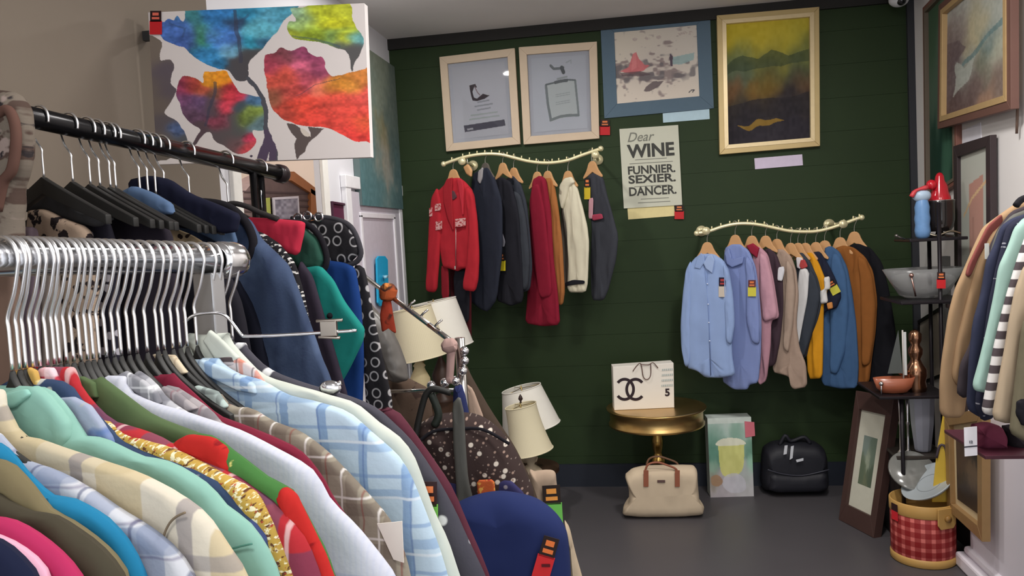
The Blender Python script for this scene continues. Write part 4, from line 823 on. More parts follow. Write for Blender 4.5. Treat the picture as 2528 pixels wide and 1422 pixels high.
def wood_hanger(rail, nx, ytop, label, ang=-.62, w=.19, x_neck=None, m_=None):
    pl = WPl(rail, nx, ang); b0 = pl.ab(x_neck or nx, ytop)[1]; a0 = pl.ab(x_neck or nx, ytop)[0]; t = thing('wooden_hanger', label, 'hanger', pl.W(a0, b0+.1))
    mb = MB(); mb.tube([pl.W(-.014, .004), pl.W(-.012, -.013), pl.W(0, -.018), pl.W(.013, -.008), pl.W(.012, .006), pl.W(a0*.6, b0*.45+.004), pl.W(a0, b0+.01)], .0022, 6, smooth_path=3); obj('hook', mb, metal((190, 185, 175), .3), t)
    hd = [(.0, -.006), (.013, -.004), (.024, .004), (.031, .016), (.037, .032), (.047, .052), (.062, .072), (.074, .088), (.07, .098), (.035, .082)]
    pts = [(a0+a, b0+b) for a, b in hd]+[(a0, b0+.06)]+[(a0-a, b0+b) for a, b in hd[:0:-1]]
    mb = MB(); mb.prism([pl.W(a, b, .006) for a, b in pts], pl.n*-.012); obj('shoulder', mb, m_ or m_woodh, t, bevel=.003); return t
def cloth_on(name, label, cat, rail, nx, px, m_, T=.013, seed=1, fold=.016, ang=-.62, c=0, ff=(28, 2.6), N=150, **k):
    pl = WPl(rail, nx, ang); return drape(name, label, cat, pl, px, T, m_, seed, fold, c, ff, N, **k), pl
c_red = cloth((196, 36, 48), .08); c_redd = cloth((150, 28, 40)); c_dn = cloth((42, 46, 60)); c_dn2 = cloth((54, 58, 68)); c_blk = cloth((34, 34, 42)); c_crim = cloth((146, 24, 48)); c_or = cloth((172, 104, 52)); c_cream = cloth((222, 214, 186), .04); c_char = cloth((60, 62, 70))
# ---- left rail, right to left so that the nearest come last
t, pl = cloth_on('dark_jacket', 'charcoal jacket with a pink waist strap at the right end of the left wall rail', 'jacket', ra, 1462, [(1452, 432), (1470, 424), (1488, 436), (1498, 480), (1512, 530), (1526, 582), (1521, 640), (1503, 710), (1490, 742), (1462, 742), (1458, 650), (1462, 560), (1450, 480)], c_char, seed=1)
piece('pink_strap', t, pl, [(1466, 530), (1490, 527), (1494, 540), (1468, 545)], .005, cloth((176, 60, 84)), .018)
piece('white_strap', t, pl, [(1459, 490), (1470, 488), (1468, 540), (1458, 540)], .004, cloth((206, 150, 160)), .020)
tag_small('price_tag', None, pl, 1448, 440, 1463, 492, .02, low=(206, 180, 50), top=(30, 30, 34), parent=t)
wood_hanger(ra, 1458, 400, 'pale wooden hanger at the right end of the left wall rail', x_neck=1462)
t, pl = cloth_on('cream_jacket', 'cream white jacket with a black cuff stripe on the left wall rail', 'jacket', ra, 1403, [(1400, 440), (1414, 438), (1424, 462), (1438, 510), (1450, 560), (1454, 600), (1450, 700), (1445, 722), (1402, 722), (1403, 650), (1400, 560), (1386, 500), (1388, 462)], c_cream, seed=2)
piece('hood', t, pl, [(1386, 458), (1398, 440), (1416, 436), (1424, 450), (1410, 462), (1400, 500), (1392, 518), (1384, 490)], .014, c_cream, .016)
piece('cuff_stripe', t, pl, [(1400, 697), (1420, 690), (1448, 692), (1448, 700), (1424, 702), (1402, 706)], .004, c_blk, .019)
cloth_on('grey_coat', 'grey brown coat edge behind the cream white jacket', 'coat', ra, 1395, [(1382, 500), (1396, 500), (1408, 560), (1410, 712), (1386, 712), (1380, 600)], cloth((98, 90, 80)), seed=3, c=-.02)
wood_hanger(ra, 1402, 424, 'pale wooden hanger holding the cream white jacket')
cloth_on('orange_coat', 'rust orange coat beside the long crimson coat', 'coat', ra, 1352, [(1347, 440), (1364, 438), (1376, 500), (1388, 600), (1394, 720), (1388, 755), (1366, 745), (1360, 640), (1350, 540)], c_or, seed=4)
wood_hanger(ra, 1352, 424, 'pale wooden hanger holding the rust orange coat')
t, pl = cloth_on('crimson_coat', 'long crimson coat hanging lowest on the left wall rail', 'coat', ra, 1327, [(1318, 442), (1334, 432), (1348, 442), (1360, 520), (1366, 640), (1378, 740), (1382, 802), (1340, 806), (1298, 798), (1302, 740), (1310, 620), (1308, 500)], c_crim, seed=5)
piece('sleeve', t, pl, [(1318, 460), (1336, 452), (1350, 520), (1362, 640), (1368, 730), (1340, 738), (1324, 660), (1314, 540)], .012, c_crim, .018)
wood_hanger(ra, 1326, 426, 'pale wooden hanger holding the long crimson coat')
t, pl = cloth_on('leather_jacket', 'dark grey leather jacket with a hanging sleeve, middle of the left wall rail', 'jacket', ra, 1268, [(1250, 442), (1268, 432), (1284, 450), (1300, 500), (1308, 580), (1314, 660), (1308, 716), (1284, 724), (1276, 740), (1240, 750), (1236, 600)], c_dn2, seed=6, fold=.008)
piece('sleeve', t, pl, [(1272, 470), (1290, 480), (1304, 540), (1313, 640), (1308, 712), (1284, 720), (1278, 640), (1270, 540)], .016, cloth((58, 62, 70)), .02, .004)
piece('cuff_snap', t, pl, [(1292, 698), (1296, 696), (1298, 706), (1293, 708)], .004, metal((200, 200, 200), .3), .036)
wood_hanger(ra, 1268, 416, 'pale wooden hanger holding the dark grey leather jacket')
t, pl = cloth_on('dark_coat', 'long near-black coat with a yellow price tag on the left wall rail', 'coat', ra, 1241, [(1218, 446), (1240, 436), (1262, 450), (1280, 520), (1288, 640), (1292, 745), (1262, 756), (1226, 742), (1212, 620), (1208, 500)], c_blk, seed=7)
tag_small('price_tag', None, pl, 1233, 624, 1255, 668, .024, low=(208, 188, 40), top=(30, 28, 30), parent=t)
piece('grey_lining', t, pl, [(1234, 560), (1242, 562), (1253, 596), (1250, 610), (1240, 606)], .004, cloth((140, 138, 150)), .02)
wood_hanger(ra, 1241, 404, 'pale wooden hanger holding the near-black coat with a yellow tag')
t, pl = cloth_on('navy_jacket', 'navy jacket directly right of the red jacket', 'jacket', ra, 1198, [(1168, 430), (1186, 418), (1206, 412), (1222, 440), (1240, 500), (1240, 620), (1226, 740), (1204, 770), (1188, 764), (1160, 742), (1158, 560)], c_dn, seed=8, fold=.008)
piece('grey_shoulder', t, pl, [(1186, 422), (1198, 412), (1196, 440), (1190, 455), (1184, 446)], .008, cloth((160, 156, 158)), .016)
wood_hanger(ra, 1198, 404, 'dark grey hanger top of the navy jacket', m_=mat((90, 84, 78), .5))
t, pl = cloth_on('trousers', 'dark red trousers hanging under the red jacket', 'trousers', ra, 1152, [(1108, 640), (1150, 640), (1160, 720), (1160, 850), (1140, 850), (1112, 760)], cloth((84, 26, 32)), seed=9, c=-.01)
# red jacket
pl = WPl(ra, 1118, -.45)
t = drape('red_jacket', 'bright red zip jacket with white patches at the left end of the wall rail', 'jacket', pl, [(1102, 452), (1116, 440), (1134, 438), (1150, 450), (1168, 472), (1170, 540), (1164, 620), (1158, 662), (1140, 664), (1131, 670), (1112, 664), (1094, 660), (1086, 600), (1080, 540), (1078, 476)], .018, c_red, 10, .010, ff=(24, 5))
piece('sleeve', t, pl, [(1084, 462), (1070, 486), (1064, 540), (1060, 620), (1056, 700), (1058, 720), (1080, 722), (1086, 660), (1092, 580), (1094, 500)], .019, c_red, .012, .004)
piece('sleeve', t, pl, [(1156, 458), (1172, 474), (1182, 540), (1187, 630), (1184, 690), (1176, 720), (1150, 716), (1148, 700), (1158, 640), (1162, 560), (1156, 500)], .019, c_red, .016, .004)
piece('collar', t, pl, [(1100, 462), (1110, 442), (1124, 438), (1122, 470), (1126, 570), (1112, 540), (1102, 500)], .006, cloth((178, 34, 44)), .024, .001)
piece('lapel', t, pl, [(1134, 440), (1148, 444), (1152, 470), (1150, 540), (1140, 480)], .006, cloth((206, 44, 58)), .024, .001)
piece('lining', t, pl, [(1112, 474), (1126, 470), (1134, 486), (1126, 494), (1114, 490)], .003, cloth((96, 60, 66)), .023, .001)
for i, (x0, y0, x1, y1) in enumerate(((1082, 502, 1096, 521), (1068, 512, 1075, 535), (1084, 545, 1099, 568), (1132, 538, 1157, 560))):
    mb = MB(); mb.prism([pl.W(*pl.ab(x, y), .034) for x, y in ((x0, y0+2), (x1, y0), (x1, y1-2), (x0, y1))], pl.n*-.004); obj('patch', mb, Stack((226, 168, 164)).blotch(90, .5, (190, 60, 66)).done(), t)
piece('hanging_lining', t, pl, [(1088, 655), (1106, 660), (1108, 738), (1090, 738)], .008, c_redd, -.004)
mb = MB(); mb.tube([pl.W(*pl.ab(1132, 560), .027), pl.W(*pl.ab(1132, 660), .027)], .0022, 6); obj('zip', mb, metal((180, 170, 165), .35), t)
mb = MB(); mb.box(pl.W(*pl.ab(1131, 660), .03), (.008, .005, .02)); obj('zip_pull', mb, metal((225, 220, 215), .3), t)
piece('dark_garment', t, pl, [(1112, 670), (1146, 668), (1152, 730), (1150, 800), (1118, 790)], .008, c_blk, -.03)
wood_hanger(ra, 1118, 420, 'pale wooden hanger holding the red jacket', ang=-.45, x_neck=1119)
t = thing('suit_hanger', 'light wooden hanger head sticking up behind the red jacket', 'hanger', WPl(ra, 1152).W(0, .1)); pl = WPl(ra, 1152)
piece('shoulder', t, pl, [(1144, 412), (1156, 404), (1166, 420), (1164, 438), (1152, 430)], .01, m_woodh, 0, 0)
mb = MB(); mb.tube([pl.W(0, .0), pl.W(*pl.ab(1156, 410))], .003); obj('hook', mb, metal((190, 185, 175), .3), t)

# ---- right rail, right to left
t, pl = cloth_on('black_coat', 'long black coat at the right end of the right wall rail', 'coat', rb, 2108, [(2096, 606), (2118, 600), (2150, 612), (2178, 648), (2196, 720), (2212, 820), (2214, 900), (2196, 945), (2150, 950), (2110, 940), (2100, 760)], cloth((24, 24, 30)), seed=21)
wood_hanger(rb, 2110, 574, 'wooden hanger of the long black coat, rightmost on the right wall rail', x_neck=2109)
t, pl = cloth_on('brown_sweater', 'rust brown sweater next to the blue sweater', 'sweater', rb, 2075, [(2062, 612), (2084, 604), (2110, 612), (2136, 634), (2156, 670), (2166, 740), (2162, 820), (2152, 890), (2146, 946), (2110, 950), (2080, 940), (2070, 760)], cloth((150, 88, 36)), seed=22)
piece('sleeve', t, pl, [(2120, 630), (2140, 640), (2156, 680), (2165, 750), (2160, 830), (2150, 900), (2130, 905), (2128, 800), (2126, 700)], .018, cloth((150, 88, 36)), .012)
wood_hanger(rb, 2074, 588, 'wooden hanger of the rust brown sweater')
t, pl = cloth_on('blue_sweater', 'plain steel blue sweater on the right wall rail', 'sweater', rb, 2036, [(2036, 612), (2050, 606), (2072, 620), (2092, 660), (2104, 720), (2114, 800), (2120, 900), (2117, 958), (2075, 960), (2028, 950), (2028, 870), (2030, 740)], cloth((62, 96, 140)), seed=23)
piece('sleeve', t, pl, [(2058, 624), (2076, 630), (2092, 680), (2098, 760), (2092, 860), (2070, 925), (2052, 920), (2052, 800), (2050, 700)], .018, cloth((66, 102, 148)), .014)
wood_hanger(rb, 2036, 596, 'wooden hanger of the steel blue sweater')
t, pl = cloth_on('navy_shirt', 'navy top with a black and yellow tag between mustard and blue sweaters', 'shirt', rb, 2014, [(2010, 622), (2026, 620), (2046, 650), (2066, 690), (2080, 730), (2068, 760), (2040, 768), (2024, 800), (2016, 720)], cloth((34, 38, 58)), seed=24, c=.012)
tag_small('price_tag', None, pl, 2052, 690, 2074, 726, .03, low=(196, 190, 70), top=(24, 24, 28), parent=t, tilt=-.5)
wood_hanger(rb, 2014, 600, 'wooden hanger of the navy top with a tag')
t, pl = cloth_on('mustard_sweater', 'mustard orange sweater with a white cuff', 'sweater', rb, 1988, [(1988, 624), (2006, 622), (2022, 650), (2038, 690), (2044, 718), (2034, 740), (2032, 860), (2030, 934), (1996, 936), (1986, 800), (1984, 700)], cloth((226, 150, 18)), seed=25)
piece('cuff', t, pl, [(2038, 684), (2052, 681), (2054, 712), (2044, 716), (2048, 746), (2030, 750), (2028, 718), (2040, 712)], .014, cloth((222, 218, 216)), .022)
piece('cuff_edge', t, pl, [(2044, 748), (2058, 744), (2060, 760), (2048, 764)], .010, cloth((214, 136, 66)), .02)
wood_hanger(rb, 1988, 602, 'wooden hanger of the mustard orange sweater')
t, pl = cloth_on('baseball_jacket', 'jacket with one white and one charcoal sleeve and red shoulder band', 'jacket', rb, 1970, [(1966, 626), (1982, 622), (1998, 640), (2020, 690), (2030, 735), (2022, 780), (2000, 840), (1990, 884), (1964, 884), (1962, 800), (1966, 700)], cloth((58, 64, 74)), seed=26)
piece('white_sleeve', t, pl, [(1978, 664), (1994, 660), (2004, 680), (2000, 730), (1988, 790), (1978, 858), (1962, 860), (1964, 780), (1972, 710)], .014, cloth((220, 218, 218), .03), .02, .003)
piece('grey_sleeve', t, pl, [(2004, 664), (2018, 684), (2030, 730), (2020, 780), (2000, 850), (1990, 880), (1972, 872), (1984, 810), (1998, 740)], .015, cloth((58, 64, 74)), .024, .003)
piece('shoulder_band', t, pl, [(1970, 634), (1984, 634), (1992, 646), (1980, 664), (1972, 660)], .006, cloth((224, 216, 218)), .026, 0)
piece('shoulder_band', t, pl, [(1982, 640), (1992, 640), (2000, 658), (1984, 664), (1978, 656)], .006, cloth((190, 66, 66)), .028, 0)
wood_hanger(rb, 1970, 602, 'wooden hanger of the white and charcoal sleeved jacket')
t, pl = cloth_on('taupe_cardigan', 'long taupe beige cardigan with a trailing hem', 'cardigan', rb, 1915, [(1916, 616), (1934, 614), (1954, 634), (1966, 670), (1972, 730), (1966, 800), (1974, 860), (1990, 900), (1993, 955), (1957, 962), (1950, 930), (1906, 918), (1916, 850), (1930, 770), (1926, 690)], cloth((172, 146, 128)), seed=27)
piece('sleeve', t, pl, [(1946, 640), (1960, 660), (1966, 720), (1960, 800), (1950, 870), (1938, 860), (1938, 780), (1944, 700)], .016, cloth((176, 152, 134)), .014)
wood_hanger(rb, 1952, 602, 'wooden hanger head with nothing visible on it, left of the two-tone jacket')
wood_hanger(rb, 1918, 592, 'wooden hanger of the taupe beige cardigan')
t, pl = cloth_on('plum_top', 'dark plum top with a white patch behind the pink shirt', 'top', rb, 1890, [(1886, 616), (1902, 612), (1918, 630), (1932, 670), (1934, 760), (1926, 840), (1914, 900), (1896, 908), (1886, 800)], cloth((70, 52, 62)), seed=28)
piece('white_patch', t, pl, [(1924, 660), (1938, 657), (1940, 668), (1934, 694), (1922, 692)], .008, cloth((222, 222, 228)), .016, 0)
wood_hanger(rb, 1890, 584, 'wooden hanger of the dark plum top')
t, pl = cloth_on('pink_shirt', 'dusty pink short sleeved shirt on the right wall rail', 'shirt', rb, 1856, [(1858, 606), (1876, 608), (1896, 628), (1908, 680), (1918, 740), (1924, 784), (1904, 792), (1902, 860), (1892, 940), (1874, 952), (1864, 900), (1862, 700)], cloth((196, 142, 158)), seed=29)
piece('collar', t, pl, [(1846, 606), (1862, 600), (1878, 612), (1872, 636), (1856, 624)], .010, cloth((160, 34, 58)), .016, .001, label='crimson collar')
piece('sleeve', t, pl, [(1880, 622), (1898, 634), (1912, 700), (1924, 782), (1888, 796), (1880, 720)], .016, cloth((204, 150, 166)), .018, .003)
wood_hanger(rb, 1856, 584, 'wooden hanger of the dusty pink shirt')
m_peri = Stack((132, 150, 206)).stripe(0, .008, .003, (110, 130, 196), 0, .5).done()
t, pl = cloth_on('periwinkle_shirt', 'periwinkle blue striped long shirt behind the light blue one', 'shirt', rb, 1815, [(1790, 612), (1808, 602), (1830, 602), (1850, 620), (1866, 660), (1874, 720), (1880, 800), (1878, 880), (1872, 945), (1850, 950), (1846, 962), (1812, 962), (1782, 940), (1790, 800), (1786, 660)], m_peri, seed=30, fold=.008)
piece('collar', t, pl, [(1794, 624), (1804, 612), (1812, 640), (1842, 632), (1838, 650), (1812, 660), (1800, 652)], .007, m_peri, .022, .001)
piece('sleeve', t, pl, [(1846, 630), (1862, 650), (1874, 720), (1880, 800), (1878, 850), (1862, 846), (1846, 790), (1846, 700)], .018, m_peri, .016, .004)
tag_small('price_tag', None, pl, 1855, 690, 1875, 730, .040, low=(206, 196, 74), top=(96, 50, 54), parent=t)
wood_hanger(rb, 1815, 582, 'wooden hanger of the periwinkle shirt')
pl = WPl(rb, 1746, -.42); m_lb = cloth((146, 172, 222), .05, 12)
t = drape('light_blue_shirt', 'light blue button shirt with a dark tag, leftmost on the right wall rail', 'shirt', pl, [(1714, 638), (1730, 626), (1764, 626), (1786, 642), (1802, 670), (1804, 740), (1806, 830), (1808, 880), (1816, 926), (1780, 933), (1742, 932), (1722, 916), (1696, 908), (1690, 840), (1694, 740), (1698, 660)], .019, m_lb, 31, .018, ff=(26, 2.4), N=170)
piece('sleeve', t, pl, [(1708, 642), (1696, 664), (1688, 720), (1682, 800), (1684, 860), (1694, 906), (1706, 900), (1710, 830), (1708, 740), (1712, 690)], .017, m_lb, .012, .005)
piece('sleeve', t, pl, [(1788, 646), (1802, 668), (1812, 730), (1816, 800), (1808, 850), (1796, 844), (1790, 760), (1790, 700)], .017, m_lb, .014, .005)
piece('collar', t, pl, [(1724, 640), (1734, 624), (1742, 630), (1744, 646), (1732, 664), (1718, 660)], .006, m_lb, .025, .001)
piece('collar', t, pl, [(1750, 632), (1762, 628), (1768, 642), (1762, 674), (1746, 662), (1740, 650)], .006, cloth((160, 184, 230), .04), .025, .001)
mb = MB(); mb.tube([pl.W(*pl.ab(1745, 668), .022), pl.W(*pl.ab(1752, 760), .024), pl.W(*pl.ab(1758, 925), .022)], .003, 6); obj('placket', mb, cloth((132, 158, 212)), t)
for yy in (700, 750, 795, 840): mb = MB(); mb.ball(pl.W(*pl.ab(1750+(yy-700)*.04, yy), .027), .0045, 8); obj('button', mb, mat((206, 214, 232), .4), t)
tag_small('price_tag', None, pl, 1778, 684, 1796, 732, .026, low=(196, 184, 170), top=(26, 24, 44), parent=t, mid=(160, 60, 60))
wood_hanger(rb, 1746, 600, 'wooden hanger of the light blue shirt, leftmost on the right wall rail', ang=-.42)

# ================================================================== accessories stand and what hangs on it
def VP(x, y, dep, ang=.08): return Plane(at_depth(x, y, dep), (math.cos(ang), math.sin(ang)))
m_st = metal((190, 186, 182), .2)
sp0 = at_depth(1142, 960, 2.15)
t = thing('accessory_stand', 'chrome display stand with sloping pegged arms between clothes racks and lamps', 'display stand', (sp0.x, sp0.y, 0))
mb = MB(); mb.tube([(sp0.x, sp0.y, .02), (sp0.x, sp0.y, sp0.z+.14)], .014, 16); obj('post', mb, m_st, t)
mb = MB(); mb.lathe([(.2, 0), (.2, .012), (.03, .02), (.0, .02)], (sp0.x, sp0.y, 0), 24); obj('base', mb, m_st, t)
A0, A1 = at_depth(888, 674, 2.45), at_depth(1108, 838, 2.15)
mb = MB(); mb.tube([A0, A1], .0075, 8); obj('arm', mb, m_st, t)
for k, (x, y) in enumerate(((1012, 738), (1042, 762), (1074, 785))):
    f = (x-888)/220; q = A0.lerp(A1, f); mb = MB(); mb.tube([q, q+Vector((.012, 0, .012)), q+Vector((.026, 0, .022))], .0035, 6); obj('peg', mb, m_st, t)
mb = MB(); mb.tube([A0.lerp(A1, .8), A1, A1+Vector((.03, .01, -.03)), Vector((sp0.x, sp0.y, sp0.z+.13))], .008, 8); obj('arm_joint', mb, m_st, t)
B0, B1 = at_depth(940, 967, 2.25), at_depth(1150, 962, 2.15)
mb = MB(); mb.tube([B0, B1], .0055, 8); obj('arm', mb, m_st, t)
for x, y in ((1065, 952), (1098, 945), (1124, 940), (1142, 915), (1146, 890), (1146, 866)):
    q = at_depth(x, y, 2.13); mb = MB(); mb.ball(q, .013, 10); obj('chrome_knob', mb, m_chrome, t)
pl = VP(955, 720, 2.33)
m_rust = Stack((176, 78, 36)).blotch(22, .52, (70, 40, 30)).blotch(17, .6, (206, 120, 50)).done()
t = drape('rust_scarf', 'rust orange and brown scarf knotted around the pegged chrome arm', 'scarf', pl, [(936, 712), (948, 698), (970, 700), (982, 716), (976, 738), (958, 748), (938, 738)], .03, m_rust, 3, .004, R=1.0)
piece('tail', t, pl, [(946, 738), (966, 740), (972, 780), (980, 826), (960, 800), (944, 822), (938, 780)], .010, Stack((168, 56, 34)).blotch(20, .55, (90, 40, 30)).done(), .004)
pl = VP(1110, 870, 2.12)
t = drape('pink_scarf', 'dusty pink scarf looped at the end of the sloping chrome arm', 'scarf', pl, [(1088, 850), (1098, 836), (1118, 834), (1130, 846), (1128, 866), (1108, 874), (1092, 866)], .02, cloth((176, 142, 134)), 4, .003, R=1)
piece('tail', t, pl, [(1103, 862), (1124, 862), (1122, 905), (1118, 948), (1100, 946), (1102, 900)], .009, cloth((170, 136, 130)))
pl = VP(1220, 1000, 2.3)
t = drape('brown_coat', 'dark brown draped coat behind the flowered backpack', 'coat', VP(1220, 1000, 2.42), [(1150, 900), (1164, 930), (1210, 1010), (1270, 1100), (1310, 1180), (1330, 1240), (1300, 1330), (1120, 1330), (1100, 1100), (1130, 940)], .03, cloth((70, 56, 46), .2), 5, .01, ff=(12, 5))
drape('beige_scarf', 'pinkish beige scarf strip hanging beside the blue strap', 'scarf', pl, [(1148, 945), (1168, 960), (1196, 1035), (1186, 1050), (1160, 1040)], .008, cloth((168, 142, 124)), 6)
pl = VP(950, 850, 2.5)
drape('grey_leather_bag', 'grey leather handbag hanging behind the ring scarf', 'handbag', pl, [(900, 730), (925, 762), (960, 800), (986, 850), (1004, 900), (1010, 938), (980, 946), (940, 930), (900, 900)], .04, mat((92, 88, 84), .35, 0, .2, 12, .1, .5), 7, .012, ff=(20, 14))
pl = VP(980, 980, 2.6)
drape('brown_leather_bag', 'dark brown leather bag under the grey leather handbag', 'handbag', pl, [(930, 920), (1000, 930), (1060, 960), (1070, 1040), (1060, 1120), (980, 1100), (930, 1010)], .04, Stack((84, 66, 54)).blotch(20, .6, (60, 44, 38)).done(), 8, .008)
# flowered backpack
pl = VP(1170, 1130, 1.95)
m_fl = Stack((58, 44, 42)).spots(26, .17, (204, 192, 178)).spots(37, .13, (150, 124, 110)).spots(52, .10, (120, 104, 96)).done()
t = drape('flowered_backpack', 'dark backpack with small pale flowers and grey straps on the chrome stand', 'backpack', pl, [(1030, 1060), (1056, 1034), (1110, 1020), (1176, 1024), (1228, 1056), (1268, 1106), (1296, 1162), (1318, 1222), (1292, 1262), (1134, 1262), (1082, 1180), (1038, 1110)], .07, m_fl, 9, .006, R=1.1, smooth=True, N=120)
mb = MB(); mb.tube([pl.W(*pl.ab(x, y), .06) for x, y in ((1040, 1080), (1080, 1050), (1140, 1044), (1200, 1046), (1262, 1080))], .004, 8, smooth_path=4); obj('zip_seam', mb, c_black, t)
piece('strap', t, pl, [(1128, 980), (1146, 960), (1156, 1000), (1160, 1080), (1166, 1160), (1186, 1240), (1140, 1250), (1136, 1160), (1130, 1080)], .006, mat((76, 76, 72), .6), .076, .002, label='dark grey centre strap')
mb = MB(); mb.tube([pl.W(*pl.ab(x, y), .05) for x, y in ((1034, 1076), (1040, 1040), (1052, 990), (1062, 962), (1080, 950), (1120, 960))], .008, 8, smooth_path=4); obj('shoulder_strap', mb, mat((30, 30, 28), .5), t)
mb = MB(); mb.tube([pl.W(*pl.ab(x, y), .045) for x, y in ((1072, 962), (1090, 1010), (1080, 1040))], .010, 8, smooth_path=4); obj('shoulder_strap', mb, mat((34, 40, 34), .5), t)
piece('patch', t, pl, [(1186, 1160), (1228, 1158), (1232, 1202), (1190, 1206)], .004, Stack((206, 92, 44)).blotch(60, .55, (236, 170, 70)).blotch(50, .62, (150, 30, 40)).done(), .082, 0)
piece('panel', t, pl, [(1090, 1172), (1180, 1164), (1262, 1164), (1300, 1200), (1298, 1250), (1140, 1258)], .01, Stack((50, 48, 92)).spots(20, .12, (150, 140, 150)).done(), .058, .002, label='navy lower panel')
drape('blue_strap_bag', 'dark blue bag straps gathered at the top of the chrome stand', 'bag', VP(1140, 990, 2.06), [(1120, 955), (1140, 948), (1150, 980), (1160, 1030), (1140, 1040), (1118, 1000)], .02, cloth((38, 46, 92)), 10)
# navy quilted thing hanging low
pl = VP(1260, 1320, 1.75)
t = drape('navy_apron', 'plain navy blue cloth bag with a red price tag, hanging low beside the shirts', 'bag', pl, [(1112, 1268), (1130, 1242), (1180, 1222), (1236, 1214), (1290, 1222), (1330, 1236), (1366, 1262), (1392, 1296), (1404, 1340), (1410, 1460), (1400, 1560), (1120, 1560), (1108, 1400)], .055, cloth((32, 44, 94), .1, 8), 11, .006, ff=(9, 6), smooth=True, N=140)
piece('beige_lining', t, pl, [(1392, 1290), (1406, 1310), (1420, 1370), (1440, 1440), (1440, 1560), (1400, 1560), (1404, 1400)], .02, cloth((176, 156, 130)), -.02)
tag_small('price_tag', None, pl, 1328, 1297, 1370, 1406, .062, low=(206, 40, 44), top=(40, 26, 24), parent=t, tilt=.28, mid=(226, 120, 60))
mb = MB(); mb.box(pl.W(*pl.ab(1350, 1365), .067), (.018, .002, .006)); obj('price_mark', mb, mat((90, 20, 26), .6), t)
pl = VP(1080, 1100, 2.1)
drape('red_print_cloth', 'dark garment with a red corner between the maroon shirt and the navy bag', 'garment', VP(1110, 1210, 1.98), [(1080, 1120), (1110, 1170), (1130, 1230), (1150, 1300), (1120, 1400), (1090, 1300)], .02, Stack((46, 40, 56)).blotch(20, .55, (150, 40, 44)).done(), 12)
pl = VP(1345, 1230, 2.6)
t = drape('beige_tote', 'beige bag behind the navy one with a black tag above a green tag', 'bag', pl, [(1306, 1180), (1320, 1164), (1366, 1162), (1374, 1190), (1378, 1240), (1386, 1330), (1380, 1400), (1310, 1400)], .03, cloth((170, 146, 124)), 13, smooth=True)
tag_small('price_tag', None, pl, 1340, 1188, 1388, 1290, .04, low=(108, 186, 84), top=(40, 28, 24), parent=t, mid=(226, 150, 70), tilt=-.06)

# ================================================================== lamps
def tilt_mb(mb, c, ang, axis='Y'):
    R_ = Matrix.Rotation(ang, 3, axis); c = Vector(c); mb.v = [c+R_ @ (p-c) for p in mb.v]; return mb
def lampshade(name, label, cx, cyt, cyb, wt, wb, Y, tl, m_, bell=0, base=None):
    """px centre (mid) column, top and bottom rows, widths in px; tl = tilt of the shade"""
    top = onY(cx, cyt, Y); bot = onY(cx, cyb, Y); sc = (bot-CAM).dot(FW)/F_PX
    H = (top.z-bot.z); rt, rb_ = wt*sc/2, wb*sc/2; c = Vector((bot.x, Y, bot.z))
    prof = [(rt+(rb_-rt)*((1-f)**(1+bell)), H*f) for f in [i/10 for i in range(11)]]
    t = thing(name, label, 'lamp', (c.x, Y, base if base is not None else 0))
    mid = c+Vector((0, 0, H/2))
    mb = MB(); mb.lathe(prof, c, 40, cap=False); mb.lathe([(r_-.003, z) for r_, z in prof[::-1]], c, 40, cap=False); tilt_mb(mb, mid, tl); obj('shade', mb, m_, t)
    for (r_, z) in (prof[0], prof[-1]):
        mb = MB(); mb.tube([c+Vector((math.cos(a)*r_, math.sin(a)*r_, z)) for a in [i*math.pi/16 for i in range(32)]], .0035, 6, closed=True); tilt_mb(mb, mid, tl); obj('shade_rim', mb, m_, t)
    mb = MB(); mb.tube([mid+Vector((0, 0, -H/2-.03)), mid+Vector((0, 0, H/2+.015))], .005, 8)
    for k in range(3): a = k*2.09; mb.tube([mid+Vector((0, 0, H/2)), mid+Vector((math.cos(a)*rt, math.sin(a)*rt, H/2))], .002, 5)
    tilt_mb(mb, mid, tl); obj('harp', mb, metal((170, 150, 100), .35), t)
    return t, c, H, sc
m_sh1 = Stack((232, 220, 184), .85).stripe(0, .012, .004, (222, 208, 170), 0, .5).done(); m_sh2 = mat((226, 222, 212), .85, 0, .02)
m_urn = mat((196, 180, 140), .6, 0, .15, 20); m_stone = mat((160, 146, 124), .6, 0, .25, 20)
def stand_table(label, x, Y, z, r):
    t = thing('side_table', label, 'table', (x, Y, 0)); mb = MB(); mb.lathe([(0, z-.025), (r, z-.025), (r, z), (0, z)], (x, Y, 0), 32, False); obj('top', mb, mat((60, 42, 32), .4, 0, .2, 12), t)
    for k in range(3): a = k*2.09+.5; mb = MB(); mb.tube([(x+math.cos(a)*r*.7, Y+math.sin(a)*r*.7, z-.02), (x+math.cos(a)*r*.85, Y+math.sin(a)*r*.85, 0)], [.014, .009], 10); obj('leg', mb, mat((50, 36, 28), .4), t)
    return t
lx = onY(1080, 1000, 4.55)
stand_table('small dark round table under the two larger lamps', lx.x, 4.6, .70, .24)
lx2 = onY(1320, 1190, 4.55)
stand_table('low dark round table under the two smaller lamps', lx2.x-.05, 4.64, .30, .19)
t, c, H, sc = lampshade('table_lamp', 'table lamp with a white drum shade behind the cream shade, below the red jacket', 1086, 743, 860, 112, 150, 4.72, -.16, m_sh2, base=.70)
mb = MB(); mb.lathe([(.07, .70), (.07, .72), (.025, .75), (.05, .80), (.06, .86), (.03, .93), (.012, .97), (.012, c.z+.01)], (c.x, 4.72, 0), 20); obj('base', mb, mat((66, 48, 40), .4), t)
t, c, H, sc = lampshade('table_lamp', 'table lamp with a cream pleated shade left of the white drum shade', 1034, 760, 884, 96, 128, 4.5, -.16, m_sh1, base=.70)
